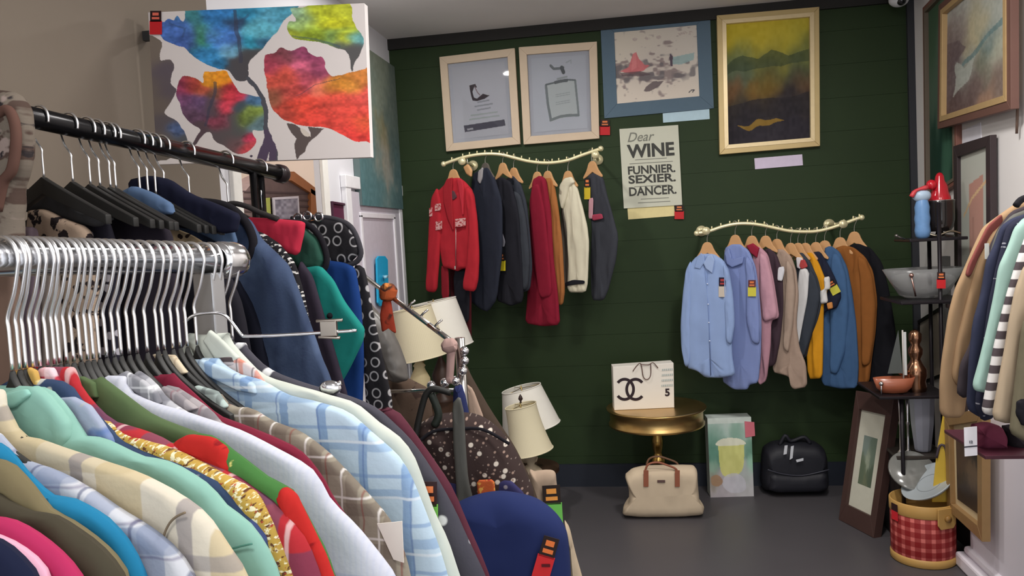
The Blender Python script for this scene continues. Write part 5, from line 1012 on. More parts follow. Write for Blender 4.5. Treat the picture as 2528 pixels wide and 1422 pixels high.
mb = MB(); b0 = onY(1033, 960, 4.5).z; mb.lathe([(.055, .70), (.06, .72), (.03, .74), (.05, .78), (.062, .84), (.06, c.z-.12), (.035, c.z-.07), (.03, c.z-.055), (.038, c.z-.045), (.018, c.z-.02), (.012, c.z+.01)], (c.x, 4.5, 0), 24); obj('base', mb, m_urn, t, label='ribbed cream urn base')
t, c, H, sc = lampshade('table_lamp', 'small lamp with a white empire shade behind the cream bell shade', 1302, 957, 1056, 98, 146, 4.76, -.2, m_sh2, base=.30)
mb = MB(); mb.lathe([(.05, .30), (.055, .32), (.02, .36), (.03, .42), (.012, .48), (.010, c.z+.01)], (c.x, 4.76, 0), 20); obj('base', mb, m_stone, t)
t, c, H, sc = lampshade('table_lamp', 'small lamp with a cream bell shaped shade and dark finial', 1301, 1000, 1115, 78, 112, 4.52, -.17, m_sh1, .9, base=.30)
mb = MB(); mb.lathe([(.06, .30), (.065, .315), (.05, .33), (.02, .35), (.035, .385), (.045, .42), (.02, .45), (.012, .47), (.010, c.z+.01)], (c.x+.02, 4.52, 0), 20); obj('base', mb, m_stone, t)
fz = onY(1285, 985, 4.52); mb = MB(); mb.lathe([(0, -.025), (.008, -.02), (.004, -.014), (.014, 0), (.010, .014), (.003, .026), (0, .03)], fz, 14); obj('finial', mb, mat((54, 40, 36), .4), t)

# ================================================================== brass table, bags and box in front of the green wall
m_gold2 = metal((200, 166, 108), .34)
TY = 4.88; tc_ = onY(1619, 1003, TY); zt = tc_.z; rT = 122*(tc_-CAM).dot(FW)/F_PX
t = thing('drum_table', 'round antique brass drum table with a turned stem against the green wall', 'table', (tc_.x, TY, 0))
hh = zt-onY(1619, 1046, TY).z
mb = MB(); mb.lathe([(0, zt-hh+.01), (rT*.93, zt-hh+.01), (rT*.955, zt-hh), (rT*.96, zt-hh+.012), (rT*.93, zt-hh+.02), (rT*.93, zt-.02), (rT*.985, zt-.012), (rT, zt-.004), (rT*.99, zt), (rT*.9, zt-.001), (0, zt-.001)], (tc_.x, TY, 0), 64); obj('drum_top', mb, m_gold2, t)
mb = MB(); L_ = zt-hh
mb.lathe([(.05, L_), (.03, L_-.02), (.026, L_-.05), (.036, L_-.10), (.034, L_-.14), (.024, L_-.18), (.03, L_-.2), (.045, L_-.22), (.045, L_-.24), (.026, L_-.26), (.03, .12), (.05, .06), (.06, .04)], (tc_.x, TY, 0), 32); obj('stem', mb, metal((190, 156, 90), .22), t)
mb = MB(); mb.lathe([(.15, 0), (.155, .01), (.145, .022), (.08, .045), (.05, .06), (0, .06)], (tc_.x, TY, 0), 48); obj('base', mb, m_gold2, t)
# printed white gift bag on the table
GP = Plane((tc_.x, TY-.06, EYE), (1, .12))
gq = [GP.W(*GP.ab(x, y)) for x, y in ((1513, 906), (1663, 896), (1664, 990), (1516, 999))]
zb = zt; gq[2].z = gq[3].z = zb
t = thing('gift_bag', 'white paper bag with interlocked black letters and a 5, standing on the brass table', 'bag', (gq[2]+gq[3])/2)
mb = MB(); mb.prism(gq, -GP.n*.11); obj('paper_body', mb, mat((228, 222, 212), .6, 0, .02, 6), t, bevel=.002)
m_ink = mat((42, 28, 34), .5)
def gp(x, y, c=.001): return GP.W(*GP.ab(x, y), c)
def arc(cx, cy, rx, ry, a0, a1, wd, c=.0015):
    o = []; i = []
    for k in range(25):
        a = math.radians(a0+(a1-a0)*k/24); o.append(gp(cx+(rx+wd/2)*math.cos(a), cy-(ry+wd/2)*math.sin(a), c)); i.append(gp(cx+(rx-wd/2)*math.cos(a), cy-(ry-wd/2)*math.sin(a), c))
    mb = MB(); mb.add(o+i, [(k, k+1, 26+k, 25+k) for k in range(24)], False); return mb
obj('printed_letter', arc(1542, 961, 22, 25, -140, 140, 7), m_ink, t)
obj('printed_letter', arc(1569, 961, 22, 25, 42, 318, 7, .002), m_ink, t)
mb = text_mb('5', .052*1.2, gp(1648, 977), GP.h, ZV, GP.n, .001, .0022); obj('printed_number', mb, m_ink, t)
for k in range(4):
    mb = MB(); x0 = 1633; mb.prism([gp(x0, 911+k*13), gp(x0+28, 909+k*13), gp(x0+28, 914+k*13), gp(x0, 916+k*13)], GP.n*.0008)
    obj('printed_text', mb, Stack((228, 222, 212)).stripe(0, .012, .006, (150, 176, 176), 0, .8, .001).done(), t)
for P_ in (((1562, 916), (1572, 902), (1582, 898), (1588, 930), (1598, 936), (1606, 925), (1606, 897)), ((1580, 899), (1600, 900), (1612, 895), (1624, 908))):
    mb = MB(); mb.tube([gp(x, y, .008) for x, y in P_], .0026, 6, smooth_path=4); obj('rope_handle', mb, mat((90, 62, 56), .6), t)
# canvas travel bag
p = onZ(1635, 1252, 0); pl = Plane((p.x, 4.63, EYE), (1, .05))
t = drape('canvas_bag', 'cream canvas travel bag with tan leather handles on the floor below the brass table', 'bag', pl, [(1541, 1156), (1560, 1140), (1590, 1133), (1680, 1131), (1712, 1132), (1720, 1142), (1722, 1180), (1726, 1222), (1738, 1232), (1734, 1251), (1680, 1256), (1580, 1257), (1536, 1252), (1538, 1236), (1552, 1224), (1552, 1190)], .072, cloth((212, 190, 160), .08, 10), 3, .006, ff=(12, 8), R=.7, N=160)
m_tan2 = mat((142, 84, 62), .45, 0, .1)
for x in (1592, 1668):
    mb = MB(); w2 = 6
    mb.prism([pl.W(*pl.ab(x+i, y), .076) for i, y in ((-w2, 1174), (w2, 1174), (w2, 1134), (-w2, 1134))], pl.n*.004); obj('strap', mb, m_tan2, t, bevel=.001)
for dy, dx, cc_ in ((0, 0, .06), (-4, 6, -.03)):
    mb = MB(); mb.tube([pl.W(*pl.ab(x+dx, y+dy), cc_) for x, y in ((1590, 1138), (1598, 1122), (1620, 1117), (1645, 1124), (1664, 1132), (1670, 1142))], .006, 8, smooth_path=4); obj('handle', mb, m_tan2 if cc_ > 0 else mat((110, 80, 60), .5), t)
mb = MB(); mb.box(pl.W(*pl.ab(1629, 1161), .076), (.045, .006, .014)); obj('label_patch', mb, mat((92, 70, 66), .5), t, bevel=.001)
t.location.z -= onY(1600, 1257, 4.63).z
for x, y in (): mb = MB(); mb.box(pl.W(*pl.ab(x, y), .075), (.03, .02, .012)); obj('foot', mb, mat((74, 56, 44), .5), t, bevel=.002)
# picture box
p0, p1 = onZ(1754, 1228, 0), onZ(1861, 1225, 0); hb_ = onY(1805, 1032, p0.y).z
t = thing('boxed_glass', 'tall box printed with a frothy yellow drink in a glass, on the floor', 'box', (p0+p1)/2)
nrm = Vector((p1.y-p0.y, -(p1.x-p0.x), 0)).normalized(); zz = Vector((0, 0, hb_))
mb = MB(); mb.prism([p0+zz, p1+zz, p1, p0], -nrm*.11); obj('carton', mb, mat((196, 206, 200), .5), t, bevel=.002)
def p_drink(U, V):
    C = blobs(U, V, [(.2, .05, .2, (200, 212, 206)), (.8, .05, .2, (196, 208, 200)), (.15, .18, .16, (104, 150, 130)), (.7, .16, .14, (116, 158, 138)), (.15, .4, .15, (96, 142, 124)), (.95, .4, .1, (110, 150, 130)), (.1, .62, .08, (150, 180, 160)), (.95, .6, .08, (150, 196, 170)), (.1, .8, .1, (150, 142, 128)), (.3, .95, .2, (182, 174, 178)), (.8, .75, .15, (176, 184, 180)), (.8, .95, .2, (196, 192, 194))], .05)
    C = lay(C, V < .07, (204, 214, 206))
    C = lay(C, inpoly(U, V, smoothpoly([(.20, .30), (.35, .265), (.65, .265), (.82, .30), (.82, .36), (.74, .68), (.30, .72), (.22, .36)])), (214, 212, 130), .95)
    C = lay(C, inpoly(U, V, smoothpoly([(.18, .31), (.34, .26), (.66, .26), (.84, .31), (.80, .345), (.24, .35)])), (226, 226, 204))
    C = lay(C, inpoly(U, V, smoothpoly([(.04, .74), (.2, .72), (.3, .80), (.2, .86), (.05, .84)])), (168, 134, 104), .9)
    C = lay(C, inpoly(U, V, smoothpoly([(.35, .74), (.6, .70), (.8, .78), (.8, .92), (.5, .95), (.3, .86)])), (204, 202, 210), .8)
    return C+(vnoise(U, V, 14, 4)*12)[..., None]
picture('printed_front', [p0+zz+nrm*.0012, p1+zz+nrm*.0012, p1+nrm*.0012, p0+nrm*.0012], paint_mat(.5), 90, 150, p_drink, t)
BX = Plane((p0+p1)/2+nrm*.003, p1-p0)
for nm, q_, c_ in (('price_sticker', [(1838, 1040), (1862, 1042), (1864, 1076), (1840, 1080)], (206, 112, 124)),):
    mb = MB(); mb.prism([BX.W(*BX.ab(x, y), .002) for x, y in q_], -BX.n*.002); obj(nm, mb, mat(c_, .5), t)
# black soft bag
p = onZ(1960, 1205, 0); pl = Plane((p.x, min(p.y+.12, D-.14), EYE), (1, .04)); m_bb = mat((26, 26, 34), .6, 0, .1, 20, .1, .4)
t = drape('black_bag', 'black soft case with zip pockets on the floor right of the drink box', 'bag', pl, [(1880, 1130), (1886, 1104), (1910, 1090), (1960, 1084), (2010, 1088), (2032, 1104), (2040, 1130), (2042, 1190), (2036, 1207), (1886, 1208), (1878, 1190)], .11, m_bb, 5, .003, ff=(8, 8), R=.6, N=120)
piece('front_pocket', t, pl, [(1892, 1156), (1960, 1162), (2030, 1152), (2032, 1200), (1890, 1203)], .03, m_bb, .10, .001)
mb = MB(); mb.tube([pl.W(*pl.ab(x, y), .115) for x, y in ((1886, 1146), (1920, 1156), (1970, 1160), (2034, 1146))], .004, 6, smooth_path=4); obj('zip', mb, mat((60, 60, 70), .3), t)
mb = MB(); mb.tube([pl.W(*pl.ab(x, y), .05) for x, y in ((1920, 1094), (1934, 1070), (1948, 1084), (1980, 1074), (1995, 1090))], .012, 8, smooth_path=4); obj('handle', mb, m_bb, t)
for q_ in ([(1925, 1086), (1932, 1085), (1930, 1106), (1922, 1108)], [(1940, 1088), (1947, 1086), (1944, 1116), (1937, 1120)], [(1952, 1120), (1970, 1116), (1970, 1122), (1954, 1126)]):
    mb = MB(); mb.prism([pl.W(*pl.ab(x, y), .135) for x, y in q_], pl.n*-.002); obj('white_tag', mb, mat((206, 208, 214), .5), t)
# pale-framed poster leaning on the green wall behind the black bag
def leaning(name, label, px, y_top_off, fm, fw, depth, layers, painter, res=(60, 120)):
    TLx, TRx, BRx, BLx = px; BL = onZ(*BLx, 0.002); BR = onZ(*BRx, 0.002)
    TL = onY(*TLx, BL.y+y_top_off); TR = onY(*TRx, BR.y+y_top_off); Q = [TL, TR, BR, BL]
    n = (TR-TL).cross(BL-TL).normalized(); n = n if n.dot(CAM-TL) > 0 else -n
    t = thing(name, label, 'picture', (BL+BR)/2)
    I = inset(Q, fw); mb = MB(); ring(mb, Q, I, n, -depth, 0); obj('frame', mb, fm, t, bevel=.002)
    mb = MB(); mb.prism([q-n*depth*.4 for q in inset(Q, (fw if not isinstance(fw, tuple) else fw[0])*.5)], -n*depth*.4); obj('backing', mb, fm, t)
    k = -depth*.4; last = I
    for ins, m_, nm in layers: k += .0015; last = inset(Q, ins); mb = MB(); mb.prism([q+n*k for q in last], -n*.0014); obj(nm, mb, m_, t)
    return t, Q, n, k, last
t, Q, n_, k, last = leaning('leaning_poster', 'pale narrow-framed grey abstract poster leaning against the green wall behind the black bag', ((2030, 950), (2124, 946), (2098, 1181), (2043, 1184)), .0, mat((196, 180, 160), .5), .022, .025, [(.03, mat((176, 166, 158), .7), 'sheet')], None)
picture('print', [q+n_*(k+.001) for q in inset(Q, .05)], paint_mat(.5), 40, 100, lambda U, V: blobs(U, V, [(.3, .1, .2, (166, 160, 168)), (.6, .25, .1, (84, 78, 88)), (.3, .4, .12, (150, 142, 150)), (.7, .5, .1, (104, 92, 100)), (.4, .7, .2, (158, 144, 150)), (.6, .9, .2, (140, 126, 136))], .2, 3, 9), t)
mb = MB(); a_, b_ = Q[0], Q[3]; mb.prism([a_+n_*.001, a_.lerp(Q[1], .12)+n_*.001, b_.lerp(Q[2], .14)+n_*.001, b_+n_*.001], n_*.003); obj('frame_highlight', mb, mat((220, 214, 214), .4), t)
# dark brown framed picture standing on the floor
m_dkb = mat((70, 50, 46), .45, 0, .15, 8)
t, Q, n_, k, last = leaning('leaning_picture', 'dark brown framed picture and cream mat, standing on the floor by the tartan bucket', ((2113, 964), (2207, 982), (2156, 1328), (2070, 1282)), .10, m_dkb, (.045, .10), .05, [((.045, .10), mat((198, 196, 180), .6), 'mat_board')], None)
picture('print', [q+n_*(k+.001) for q in inset(Q, (.095, .235))], paint_mat(.6), 50, 100, lambda U, V: blobs(U, V, [(.3, .1, .2, (120, 134, 126)), (.7, .3, .2, (104, 118, 104)), (.5, .5, .15, (156, 164, 144)), (.2, .7, .2, (96, 108, 88)), (.8, .8, .2, (84, 96, 80)), (.5, .95, .15, (110, 116, 92))], .12, 5, 10), t)

# ================================================================== right wall pictures, corner shelf, right clothes rack
m_rbr = mat((124, 84, 74), .45, 0, .15, 6); m_gilt = mat((186, 156, 112), .4, .2, .1, 20)
def p_sea(U, V):
    C = blobs(U, V, [(.3, .05, .25, (176, 178, 172)), (.8, .1, .3, (170, 174, 166)), (.15, .25, .15, (128, 112, 108)), (.5, .3, .2, (182, 168, 130)), (.8, .35, .15, (164, 168, 160)), (.1, .5, .2, (98, 84, 88)), (.35, .62, .15, (152, 158, 150)), (.7, .5, .12, (96, 116, 116)), (.6, .68, .1, (118, 122, 104)), (.85, .65, .12, (168, 170, 152)), (.5, .8, .15, (112, 96, 92)), (.9, .85, .15, (124, 108, 100)), (.3, .93, .15, (96, 78, 76)), (.7, .95, .1, (150, 120, 100))], .12, 3, 6)
    C = lay(C, seg(U, V+.04*vnoise(U, V, 9, 2), [(.3, .58), (.5, .52), (.7, .44), (.98, .40)], .022), (96, 122, 124), .7)
    C = lay(C, inpoly(U+.05*vnoise(U, V, 12, 4), V, [(.18, .50), (.3, .62), (.5, .56), (.42, .74), (.25, .78), (.12, .84)]), (168, 172, 164), .8)
    C = lay(C, inpoly(U+.05*vnoise(U, V, 12, 4), V, [(.0, .30), (.22, .34), (.34, .44), (.16, .56), (.14, .80), (0, .9)]), (100, 86, 88), .7)
    return C+(vnoise(U, V, 40, 5)*16)[..., None]
framed('framed_painting', 'tall green landscape in a red-brown frame on the right wall, partly hidden', Plane((XR, 0, EYE), (0, 1)), [(2291, 18), (2372, -66), (2376, 452), (2296, 505)], m_rbr, .035, .03,
       [(.04, mat((96, 96, 84), .6), 'slip')], lambda U, V: blobs(U, V, [(.3, .1, .25, (70, 96, 74)), (.6, .3, .2, (116, 128, 120)), (.3, .45, .15, (84, 104, 90)), (.5, .65, .2, (30, 58, 48)), (.6, .85, .1, (70, 108, 88)), (.3, .9, .1, (34, 60, 48))], .15, 4, 6), (50, 110), fm2=mat((104, 92, 80), .5))
framed('framed_painting', 'wave and rock seascape in a deep brown frame at the upper right edge', Plane((XR-.04, 0, EYE), (0, 1)), [(2334, 12), (2516, -150), (2517, 268), (2331, 318)], mat((104, 74, 66), .45, 0, .15, 6), .06, .035,
       [(.06, m_gilt, 'slip')], p_sea, (110, 120), fm2=m_gilt, back=0)
plate('title_card', 'white card on the right wall between the seascape and the narrow dark frame', 'card', Plane((XR, 0, EYE), (0, 1)), [(2377, 322), (2422, 302), (2424, 345), (2378, 354)], mat((228, 226, 234), .7), .004)
mb = MB(); mb.tube([onX(2512, 266, XR-.02), onX(2510, 330, XR-.02)], .006, 8); obj('hanging_strap', mb, mat((96, 76, 66), .6), None, 'short brown strap dangling from the lower corner of the seascape frame', 'strap')
framed('framed_print', 'narrow dark framed print with a pale mat and small pink rectangle, right wall', Plane((XR-.012, 0, EYE), (0, 1)), [(2368, 360), (2461, 332), (2463, 700), (2372, 822)], mat((58, 48, 50), .45), .055, .03,
       [(.055, mat((186, 188, 178), .6), 'mat_board')], lambda U, V: lay(lay(base(U, (184, 187, 177)), inpoly(U, V, [(.30, .20), (.78, .18), (.78, .62), (.30, .66)]), (186, 142, 128)), seg(U, V, [(.1, .38), (.4, .30), (.9, .24)], .012), (214, 182, 140)), (40, 120), glass=False)
# ---- corner shelf (black metal, three tiers)
SY = 4.35
def E3(x, y, Y=SY): return onY(x, y, Y)
zt1, zt2, zt3 = E3(2300, 587).z, E3(2300, 738).z, E3(2230, 968, 4.2).z
ex = E3(2312, 700).x
t = thing('corner_shelf', 'black metal corner shelf with thin tiers holding ornaments by the right wall', 'shelf', (ex, SY, 0))
m_bk = mat((34, 30, 34), .35, .4, .1, 20)
for (x0, x1, z, y0, y1) in ((2228, 2368, zt1, 4.3, 4.55), (2196, 2366, zt2, 4.25, 4.6), (2135, 2306, zt3, 4.1, 4.5)):
    X0, X1 = E3(x0, 700, (y0+y1)/2).x, min(E3(x1, 700, (y0+y1)/2).x, XR-.03)
    tX0 = X0
    mb = MB(); mb.box(((X0+X1)/2, (y0+y1)/2, z-.008), (X1-X0, y1-y0, .016)); obj('tier', mb, m_bk, t, bevel=.004)
topz = E3(2312, 500).z
for X_, Y_ in ((ex, 4.3), (ex+.02, 4.5)): mb = MB(); mb.tube([(X_, Y_, 0), (X_, Y_, topz if Y_ < 4.4 else zt1)], .010, 10); obj('post', mb, m_bk, t)
X_ = E3(2218, 1000, 4.2).x
mb = MB(); mb.tube([(X_, 4.15, 0), (X_, 4.15, zt3)], .010, 10); obj('post', mb, m_bk, t)
mb = MB(); mb.tube([(E3(2228, 580).x, 4.32, zt1), (E3(2205, 572).x, 4.3, zt1+.02)], .005, 6); mb.ball((E3(2205, 572).x, 4.3, zt1+.02), .01, 8); obj('bracket_curl', mb, metal((120, 116, 112), .4), t)
# blue cased ornament, red pot, dark lamp on the top tier
b0 = E3(2278, 586, 4.36)
t = thing('blue_figurine', 'light blue ribbed upright ornament with a red pointed hat on the top tier', 'ornament', (b0.x, 4.36, zt1))
mb = MB(); hgt = E3(2278, 500, 4.36).z-zt1; mb.lathe([(.022, 0), (.034, .01), (.038, .04), (.034, .07), (.038, .10), (.034, .13), (.036, .16), (.030, hgt), (.02, hgt+.03)], (b0.x, 4.36, zt1), 20); obj('ribbed_body', mb, mat((104, 142, 188), .4, 0, .2, 30), t)
mb = MB(); hp = E3(2275, 478, 4.36); mb.ball((hp.x, 4.36, hgt+zt1+.035), .042, 14, (1.1, .8, .8)); obj('head', mb, mat((170, 190, 210), .35, 0, .25, 20), t)
mb = MB(); mb.tube([E3(2250, 486, 4.34), E3(2262, 470, 4.34), E3(2290, 462, 4.34)], [.012, .008, .012], 8, smooth_path=3); obj('red_brim', mb, mat((196, 64, 70), .4), t)
r0 = E3(2318, 496, 4.42)
t = thing('black_lamp', 'black cylindrical lantern with a shiny spot on the top tier', 'lantern', (r0.x, 4.42, zt1))
mb = MB(); hz = r0.z-zt1; mb.lathe([(.05, .03), (.065, .05), (.072, .09), (.072, hz-.01), (.075, hz), (0, hz)], (r0.x, 4.42, zt1), 28); mb.lathe([(.07, 0), (.07, .008), (.02, .015), (.015, .035)], (r0.x, 4.42, zt1), 24); obj('body', mb, mat((34, 30, 30), .12, 0, .1, 10, 0, .7), t)
mb = MB(); mb.tube([(r0.x-.075, 4.345, zt1+.02), (r0.x-.04, 4.335, zt1+.01), (r0.x+.02, 4.335, zt1+.03), (r0.x+.07, 4.34, zt1+.015)], .006, 6, smooth_path=4); obj('wire_foot', mb, metal((170, 160, 140), .3), t)
t = thing('red_coffee_pot', 'glossy red enamel bottle shape standing on top of the black lantern', 'bottle', (r0.x, 4.42, r0.z))
mb = MB(); rz = r0.z; hh2 = E3(2318, 428, 4.42).z-rz; rx = E3(2320, 460, 4.42).x; mb.lathe([(.052, 0), (.05, .02), (.042, .04), (.036, hh2*.55), (.024, hh2*.72), (.020, hh2*.9), (.012, hh2), (0, hh2+.005)], (rx, 4.42, rz), 24); obj('body', mb, mat((176, 26, 40), .15, 0, .05, 10, 0, .6), t)
mb = MB(); mb.lathe([(.0, 0), (.074, 0), (.074, .006), (0, .007)], (r0.x, 4.42, rz-.002), 28); obj('rim', mb, metal((200, 190, 190), .2), t)
mb = MB(); mb.ball((rx-.048, 4.40, rz+hh2*.6), .026, 10); obj('side_bulb', mb, mat((190, 30, 44), .15, 0, .05, 10, 0, .6), t)
# glass bowl on the second tier
g0 = E3(2280, 737, 4.42)
t = thing('glass_bowl', 'wide flared clear glass bowl on the middle tier of the corner shelf', 'bowl', (g0.x, 4.42, zt2))
kx = (4.42*.99)/F_PX
m_glass, N, L, b = nmat('clear_glass'); b.inputs['Roughness'].default_value = .12; b.inputs['Transmission Weight'].default_value = .75; b.inputs['Base Color'].default_value = (*lin((206, 206, 206)), 1); b.inputs['IOR'].default_value = 1.2
hb2 = E3(2280, 662, 4.42).z-zt2
mb = MB(); mb.lathe([(0, .004), (.09, .004), (.12, .02), (.165, hb2*.6), (.20, hb2), (.196, hb2), (.16, hb2*.6), (.11, .026), (0, .02)], (g0.x, 4.42, zt2), 40, True, 1, .62, False); obj('bowl', mb, m_glass, t)
mb = MB(); mb.ball((E3(2252, 690, 4.3).x, 4.31, E3(2252, 680, 4.3).z), .012, 8); mb.tube([(E3(2252, 690, 4.3).x, 4.31, E3(2252, 684, 4.3).z), (E3(2262, 720, 4.3).x, 4.31, zt2+.02)], .004, 6); obj('handle', mb, metal((190, 150, 140), .3), t)
tag_small('price_tag', 'red price tag hanging on the post in front of the glass bowl', Plane((0, 4.28, EYE), (1, 0)), 2312, 672, 2334, 712, .0)
# small black framed picture behind, grey frame
framed('framed_print', 'small thin black framed print low on the right wall behind the corner shelf', Plane((XR, 0, EYE), (0, 1)), [(2272, 792), (2330, 756), (2334, 930), (2272, 952)], mat((34, 30, 32), .4), .02, .02, [(.02, mat((196, 186, 172), .7), 'mat_board')], None)
S('trim_5', [((XR-.02, 4.72, 1.0), (.04, .05, .9))], mat((120, 120, 118), .5))
p_ = E3(2352, 880, 4.0)
t = thing('brown_cabinet', 'tall narrow brown cabinet side behind the tan jacket', 'cabinet', (1.6, 4.2, 0))
mb = MB(); mb.box((1.63, 4.12, .62), (.16, .30, 1.18)); obj('body', mb, mat((74, 60, 56), .5, 0, .1), t, bevel=.004)
mb = MB(); mb.box((1.63, 4.12, 1.22), (.18, .32, .02)); obj('top', mb, mat((56, 46, 44), .4), t, bevel=.003)
# brass bell figure, boat
v0 = E3(2262, 962, 4.22); hv = E3(2262, 812, 4.22).z-zt3
t = thing('brass_figurine', 'shiny copper and brass tiered vase figure on the lower tier', 'figurine', (v0.x, 4.22, zt3))
m_cop = metal((158, 118, 92), .2)
mb = MB(); mb.lathe([(.045, 0), (.05, hv*.06), (.044, hv*.16), (.052, hv*.26), (.050, hv*.36), (.030, hv*.46), (.022, hv*.52), (.034, hv*.6), (.034, hv*.68), (.020, hv*.75), (.030, hv*.82), (.030, hv*.92), (.018, hv*.97), (0, hv)], (v0.x, 4.22, zt3), 28); obj('body', mb, m_cop, t)
mb = MB(); mb.tube([(v0.x-.045, 4.2, zt3+hv*.34), (v0.x-.075, 4.2, zt3+hv*.30), (v0.x-.09, 4.2, zt3+hv*.36)], [.012, .01, .006], 8, smooth_path=3); obj('spout', mb, m_cop, t)
s0 = E3(2212, 960, 4.15)
t = thing('model_boat', 'reddish wooden model boat with a slim mast and sail on the lower tier', 'model boat', (s0.x, 4.18, zt3))
mb = MB(); hbz = .05; mb.lathe([(.02, 0), (.06, .004), (.085, .03), (.10, hbz+.03), (.094, hbz+.03), (.07, .03), (0, .02)], (s0.x, 4.18, zt3), 24, True, 1, .42, False); obj('hull', mb, mat((156, 88, 62), .3, 0, .2, 20, 0, .6), t)
mt = E3(2228, 815, 4.18)
mb = MB(); mb.tube([(mt.x, 4.18, zt3+.03), (mt.x, 4.18, mt.z)], .004, 6); obj('mast', mb, mat((180, 176, 170), .4), t)
mb = MB(); mb.prism([(mt.x-.004, 4.181, zt3+.10), (mt.x-.075, 4.181, zt3+.10), (mt.x-.05, 4.181, zt3+.2), (mt.x-.02, 4.181, mt.z)], (0, -.002, 0)); mb2 = mb; obj('sail', mb, mat((78, 82, 80), .6), t)
mb = MB(); mb.box((mt.x+.01, 4.182, (zt3+.08+mt.z)/2), (.014, .004, mt.z-zt3-.1)); obj('sail_edge', mb, mat((196, 198, 196), .5), t)
k0 = E3(2140, 948, 4.14); k0.x = tX0+.01; t = thing('glass_stopper', 'small clear glass stopper at the left end of the lower tier', 'ornament', (k0.x+.01, 4.14, zt3))
mb = MB(); mb.ball((k0.x+.012, 4.14, k0.z), .012, 10); mb.tube([(k0.x+.012, 4.14, zt3), (k0.x+.012, 4.14, k0.z)], .004, 6); obj('body', mb, metal((220, 220, 220), .1), t)
# silver vases and glassware under the lower tier
fz = E3(2250, 1112, 4.3).z
t = thing('small_cabinet', 'low dark cabinet under the silver vase in the right corner', 'cabinet', (E3(2250, 1150, 4.3).x, 4.35, 0))
X0, X1 = E3(2205, 1150, 4.3).x, E3(2322, 1150, 4.3).x
z1 = fz-.02
mb = MB(); mb.box(((X0+X1)/2, 4.38, z1/2), (X1-X0, .34, z1)); obj('body', mb, mat((44, 40, 40), .4, 0, .1), t, bevel=.004)
mb = MB(); mb.box(((X0+X1)/2, 4.38, z1+.008), (X1-X0+.02, .36, .016)); obj('top', mb, mat((60, 54, 50), .3), t, bevel=.003)
va = E3(2278, 1100, 4.3); hv2 = E3(2278, 978, 4.3).z-fz
t = thing('silver_vase', 'tall tapered silver faceted vase under the lower tier', 'vase', (va.x, 4.3, fz))
mb = MB(); mb.lathe([(.035, 0), (.04, .01), (.055, hv2*.5), (.062, hv2), (.056, hv2), (.05, hv2*.5), (0, .02)], (va.x, 4.3, fz), 10, False, 1, 1, False); obj('body', mb, mat((190, 192, 206), .3, .4, .03), t)
vb = E3(2228, 1100, 4.28)
for i, (dx, lab) in enumerate(((-.018, 'left one of two slim chrome candlesticks under the lower tier'), (.018, 'right one of two slim chrome candlesticks under the lower tier'))):
    t = thing('candlestick', lab, 'candlestick', (vb.x+dx, 4.25, fz)); mb = MB(); mb.lathe([(.016, 0), (.017, .006), (.006, .02), (.005, hv2*.5), (.009, hv2*.55), (.005, hv2*.6), (.008, hv2*.97), (0, hv2)], (vb.x+dx, 4.25, fz), 14); obj('stem', mb, m_chrome, t)
t = thing('glass_platter', 'rounded grey glass platter leaning below the silver vase', 'platter', E3(2255, 1210, 4.16))
mb = MB(); c_ = E3(2252, 1165, 4.17); mb.lathe([(0, 0), (.10, .004), (.115, .012), (.11, .02), (0, .008)], c_, 36, True, 1, 1); tilt_mb(mb, c_, .75, 'X'); obj('platter', mb, mat((120, 120, 116), .15, 0, .3, 12, .1, .7), t)
# white round-cornered pillar base and shelf at the right edge
m_pl = mat((226, 220, 228), .6, 0, .02, 4)
PXx = 1.50
t = thing('display_plinth', 'white painted square plinth with a stepped foot at the lower right corner', 'plinth', (1.60, 3.6, 0))
zs = 0
pe = onY(2440, 1112, 3.2)
mb = MB(); mb.box(((PXx+XR)/2, 3.62, .50), (XR-PXx-.004, .62, 1.0)); obj('shaft', mb, m_pl, t, bevel=.006)
mb = MB(); mb.box(((PXx-.05+XR)/2, 3.62, .035), (XR-PXx+.05-.004, .72, .07)); obj('foot', mb, m_pl, t, bevel=.012)
mb = MB(); mb.box(((PXx-.025+XR)/2, 3.62, .09), (XR-PXx+.025-.004, .67, .04)); obj('foot_step', mb, m_pl, t, bevel=.02)
GPl = Plane((PXx-.045, 0, EYE), (0, 1))
framed('framed_painting', 'gilt framed dark portrait shaped picture with a cream slip against the white plinth', GPl, [(2350, 1030), (2446, 1005), (2446, 1338), (2357, 1257)], mat((156, 124, 84), .4, .25, .15, 16), .05, .035,
       [(.05, mat((206, 186, 148), .5), 'slip')], None)
bpy.context.view_layer.update()
o_ = [o for o in COL.objects if o.name.startswith('framed_painting') and 'gilt' in str(o.get('label', ''))][0]; o_['label'] = 'gilt framed dark picture with a cream slip against the white plinth'
QQ = inset(quad(GPl, [(2350, 1030), (2446, 1005), (2446, 1338), (2357, 1257)]), .085)
picture('print', [q+GPl.n*.0165 for q in QQ], paint_mat(.4), 40, 80, lambda U, V: blobs(U, V, [(.3, .3, .2, (84, 66, 56)), (.6, .5, .15, (104, 84, 66)), (.4, .8, .2, (58, 48, 44)), (.6, .1, .2, (46, 40, 38))], .1, 4), o_)
